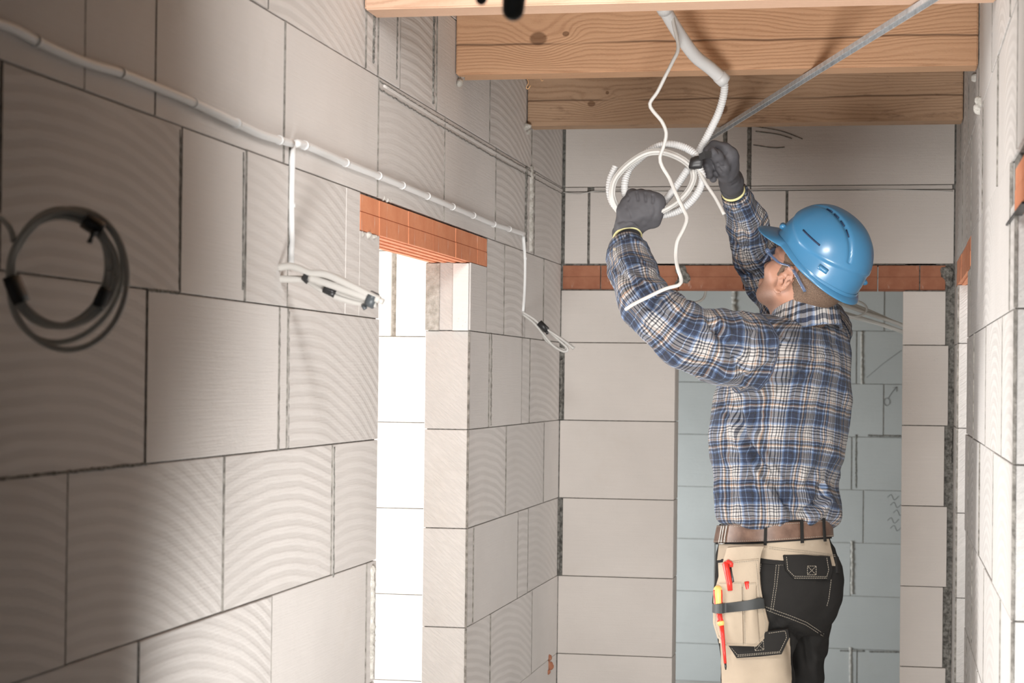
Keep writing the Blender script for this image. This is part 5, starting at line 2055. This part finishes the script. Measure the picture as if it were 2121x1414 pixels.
# waist and seat seams
drape('pocket_edge', tr, BLACKC, [(1572, 1157), (1600, 1160), (1624, 1162)], [(1572, 1167), (1600, 1169), (1624, 1170)], .004, 16, 4)
stitch(tr, [[(1573, 1159), (1622, 1164)], [(1573, 1166), (1622, 1170)],
            [(1608, 1165), (1604, 1210), (1596, 1264)], [(1614, 1165), (1609, 1210), (1601, 1262)],
            [(1582, 1255), (1630, 1272), (1670, 1288), (1706, 1312)], [(1584, 1262), (1630, 1278), (1668, 1293), (1704, 1316)],
            [(1577, 1162), (1572, 1200)], [(1721, 1200), (1716, 1240), (1712, 1255)], [(1724, 1172), (1730, 1168)]], .0010)
stitch(tr, [[(1518, 1366), (1518, 1414)], [(1594, 1133), (1660, 1141), (1728, 1150)], [(1594, 1137), (1660, 1145), (1728, 1153)]], .0034)


# belt
def ring_pt(z, t, off):
    cx, cy, a, b_ = [np.interp(z, HR[:, 0], HR[:, i]) for i in (1, 2, 3, 4)]
    n = 2 / 2.3
    c, s = math.cos(t), math.sin(t)
    l = (a + off) * math.copysign(abs(c) ** n, c); f = (b_ + off) * math.copysign(abs(s) ** n, s)
    return np.array([cx + l * LB[0] + f * FB[0], cy + l * LB[1] + f * FB[1], z])


zc = aty(1605, 1112, 4.66)[2]


def belt_z(t, v):
    # v -1..1 across the height; a little higher at the back
    return zc + v * .0205 - .012 * math.sin(t) + .004


def belt_band(name, parent, m, t0, t1, v0, v1, off, th_=.004, n=120, closed=False):
    V = []
    cols = [(v0, off), ((v0 + v1) / 2, off + .0008), (v1, off), (v1, off - th_), (v0, off - th_)]
    for i in range(n):
        t_ = t0 + (t1 - t0) * i / (n if closed else n - 1)
        for v_, o_ in cols: V.append(ring_pt(belt_z(t_, v_), t_, o_))
    k = len(cols)
    F_ = []
    for i in range(n if closed else n - 1):
        for j in range(k):
            jn = (j + 1) % k; ni = (i + 1) % n
            F_.append((i * k + j, ni * k + j, ni * k + jn, i * k + jn))
    if not closed:
        F_.append(tuple(range(k))); F_.append(tuple((n - 1) * k + j for j in range(k))[::-1])
    return mk(name, np.array(V), F_, m, parent, sharp=40)


belt = belt_band('belt', person, LEATHER, 0, 2 * PI, -1, 1, .010, closed=True)
belt_band('waistband', tr, BLACKC, 0, 2 * PI, -1.22, 1.18, .0045, closed=True)


def t_of_px(px):
    best = None
    for t_ in np.linspace(-PI, PI, 721):
        p = ring_pt(belt_z(t_, 0), t_, .01)
        if p[1] > 4.84 + 0 * t_ and abs(p[0]) > 9: continue
        q = project(p[None])[0]
        n = ring_pt(belt_z(t_, 0), t_, .02) - p
        if n @ ray(px, 1110) > 0: continue
        e = abs(q[0] - px)
        if best is None or e < best[0]: best = (e, t_)
    return best[1]


for px in (1586, 1659, 1704):
    t_ = t_of_px(px)
    lp = belt_band('belt_loop', tr, BLACKC, t_ - .028, t_ + .028, -1.45, 1.25, .0145, .003, 6)
t_ = t_of_px(1498)
b = MB()
for dt in (-.10, -.02, .05):
    b.tube(np.array([ring_pt(belt_z(t_ + dt, v_), t_ + dt, .013) for v_ in np.linspace(-1.15, 1.15, 7)]), .0018, 6)
b.tube(np.array([ring_pt(belt_z(t_ - .1 + .15 * k / 5, 1.15), t_ - .1 + .15 * k / 5, .013) for k in range(6)]), .0018, 6)
b.tube(np.array([ring_pt(belt_z(t_ - .1 + .15 * k / 5, -1.15), t_ - .1 + .15 * k / 5, .013) for k in range(6)]), .0018, 6)
b.build('buckle', CHROME, belt)
for v_ in (-.86, .86):
    b = MB()
    for k in range(150):
        t0_ = 2 * PI * k / 150
        b.tube(np.array([ring_pt(belt_z(t0_, v_), t0_, .0105), ring_pt(belt_z(t0_ + .024, v_), t0_ + .024, .0105)]), .0006, 4)
    tag(b.build('belt_stitching', LEATHER if 0 else THREAD, belt, smooth=False), kind='stuff')

# holster pouch hanging on the hip
def pouch_pos(px, py):
    y = 4.590 + .000009 * (px - 1545) ** 2 * 1.0 - .00006 * (py - 1130) + (.000012 * max(0, px - 1560) ** 2)
    return aty(px, py, y), np.array([0, -1.0, 0])


def strap_pos(px, py):
    p, n = pouch_pos(px, py)
    return p + np.array([0, -.016 * math.exp(-((px - 1490.5) / 10.5) ** 4), 0]), n


po = empty('tool_pouch', pouch_pos(1535, 1140)[0], parent=person)
drape('back_panel', po, BEIGE, [(1506, 1134), (1540, 1131), (1583, 1131)], [(1478, 1230), (1477, 1290), (1486, 1320), (1503, 1336), (1567, 1338), (1589, 1316), (1592, 1290), (1577, 1240), (1570, 1160)], .004, 60, 26, pouch_pos, inner=.03)
drape('pocket', po, BEIGE, [(1490, 1205), (1537, 1204)], [(1490, 1330), (1540, 1334)], .0125, 20, 26, pouch_pos, inner=-.002, bulge=.007)
drape('pocket', po, BEIGE, [(1540, 1208), (1566, 1205)], [(1545, 1334), (1574, 1330)], .0125, 14, 26, pouch_pos, inner=-.002, bulge=.009)
drape('upper_pocket', po, BEIGE, [(1488, 1165), (1530, 1160), (1572, 1156)], [(1490, 1215), (1530, 1215), (1570, 1212)], .0085, 20, 10, pouch_pos, inner=-.002, bulge=.003)
drape('strap', po, WEBBING, [(1477, 1248), (1500, 1247), (1540, 1243), (1575, 1236), (1583, 1238)], [(1477, 1266), (1500, 1267), (1540, 1263), (1578, 1258), (1585, 1258)], .0215, 60, 5, strap_pos, inner=-.006)
stitch(po, [[(1484, 1235), (1482, 1290), (1490, 1317), (1506, 1330), (1564, 1332), (1584, 1312), (1587, 1290), (1574, 1240), (1567, 1165)],
            [(1540, 1206), (1545, 1330)], [(1491, 1207), (1536, 1206)], [(1541, 1210), (1565, 1207)], [(1489, 1167), (1571, 1159)]], .0135, pouch_pos)

# boots
for lg in (Lleg, Rleg):
    a = lg[-1]
    V, F = surface_net(lambda P: smax(smax(foot(P, a, .004), .012 - P[:, 2], .004), P[:, 2] - .17, .004), (a[0] - .3, a[1] - .15, 0.0), (a[0] + .15, a[1] + .25, .2), .007)
    bt = mk('boot', V, F, LEATHB, person)
    V, F = surface_net(lambda P: smax(foot(P * (1, 1, 0) + (0, 0, .035), a, .009), np.abs(P[:, 2] - .007) - .007, .002), (a[0] - .3, a[1] - .15, -.01), (a[0] + .15, a[1] + .25, .03), .005)
    mk('sole', V, F, DARKR, bt)

# ---- tools in the pouch (things of their own)
def ppos(px, py, out=.0): return pouch_pos(px, py)[0] + np.array([0, -out, 0])


sd = empty('screwdriver', ppos(1489, 1212, .02), 'red and yellow screwdriver with a long red shaft in the pouch strap', 'screwdriver')
P = np.linspace(ppos(1488, 1211, .016), ppos(1491, 1268, .018), 14)
rr = np.array([.005, .0095, .0112, .0118, .0118, .0115, .011, .0108, .0108, .011, .0112, .0112, .0105, .008])
V, F_ = sweep(P, rr, 24)
# fluted yellow grip with red inlays
hd = mk('handle', V, F_, YELP, sd)
for a_ in (-.9, .95, 2.4, 3.7):
    off = np.array([math.sin(a_), -math.cos(a_), 0])
    mk('grip_inlay', *sweep(P[2:-1] + off * (rr[2:-1] * .55)[:, None], rr[2:-1] * .52, 8), REDP, hd)
mk('collar', *sweep(np.linspace(ppos(1491, 1268, .018), ppos(1494, 1285, .018), 5), [.0065, .0072, .0066, .007, .0085], 14), REDP, sd)
mk('guard', *sweep(np.linspace(ppos(1494, 1285, .018), ppos(1496, 1294, .018), 3), [.0092, .0088, .0060], 14), YELP, sd)
mk('shaft', *sweep(np.linspace(ppos(1496, 1293, .018), ppos(1504, 1371, .022), 4), [.0058, .0048, .0040, .0034], 10), REDP, sd)
mk('tip', *sweep(np.linspace(ppos(1504, 1371, .022), ppos(1505, 1384, .022), 3), [.0026, .0026, .0012], 8), TIPM, sd)

kn = empty('utility_knife', ppos(1508, 1205, .006), 'red plastic folding tool sticking up out of the pouch', 'knife')
V, F_ = sweep(np.array([ppos(1514, 1222, .010), ppos(1512, 1205, .0105), ppos(1508, 1185, .011), ppos(1504, 1166, .011), ppos(1503, 1163, .011)]), [.0115, .0125, .0132, .0135, .008], 14, .6)
mk('body', V, F_, REDP, kn)
V, F_ = sweep(np.array([ppos(1519, 1215, .008), ppos(1518, 1195, .008), ppos(1514, 1174, .008)]), [.0045, .005, .004], 8)
mk('blade_carrier', V, F_, TIPM, kn)
mk('hook', *sweep(np.array([ppos(1504, 1166, .011), ppos(1510, 1162, .011), ppos(1516, 1166, .011), ppos(1516, 1173, .011)]), [.007, .0075, .007, .005], 10, .7), REDP, kn)
o = mk('marker', *sweep(np.linspace(ppos(1552, 1240, .009), ppos(1547, 1203, .009), 6), [.005, .005, .005, .0062, .0062, .0055], 12), REDP)
tag(o, 'small red tool end peeking from the narrow right pocket of the pouch', 'tool')
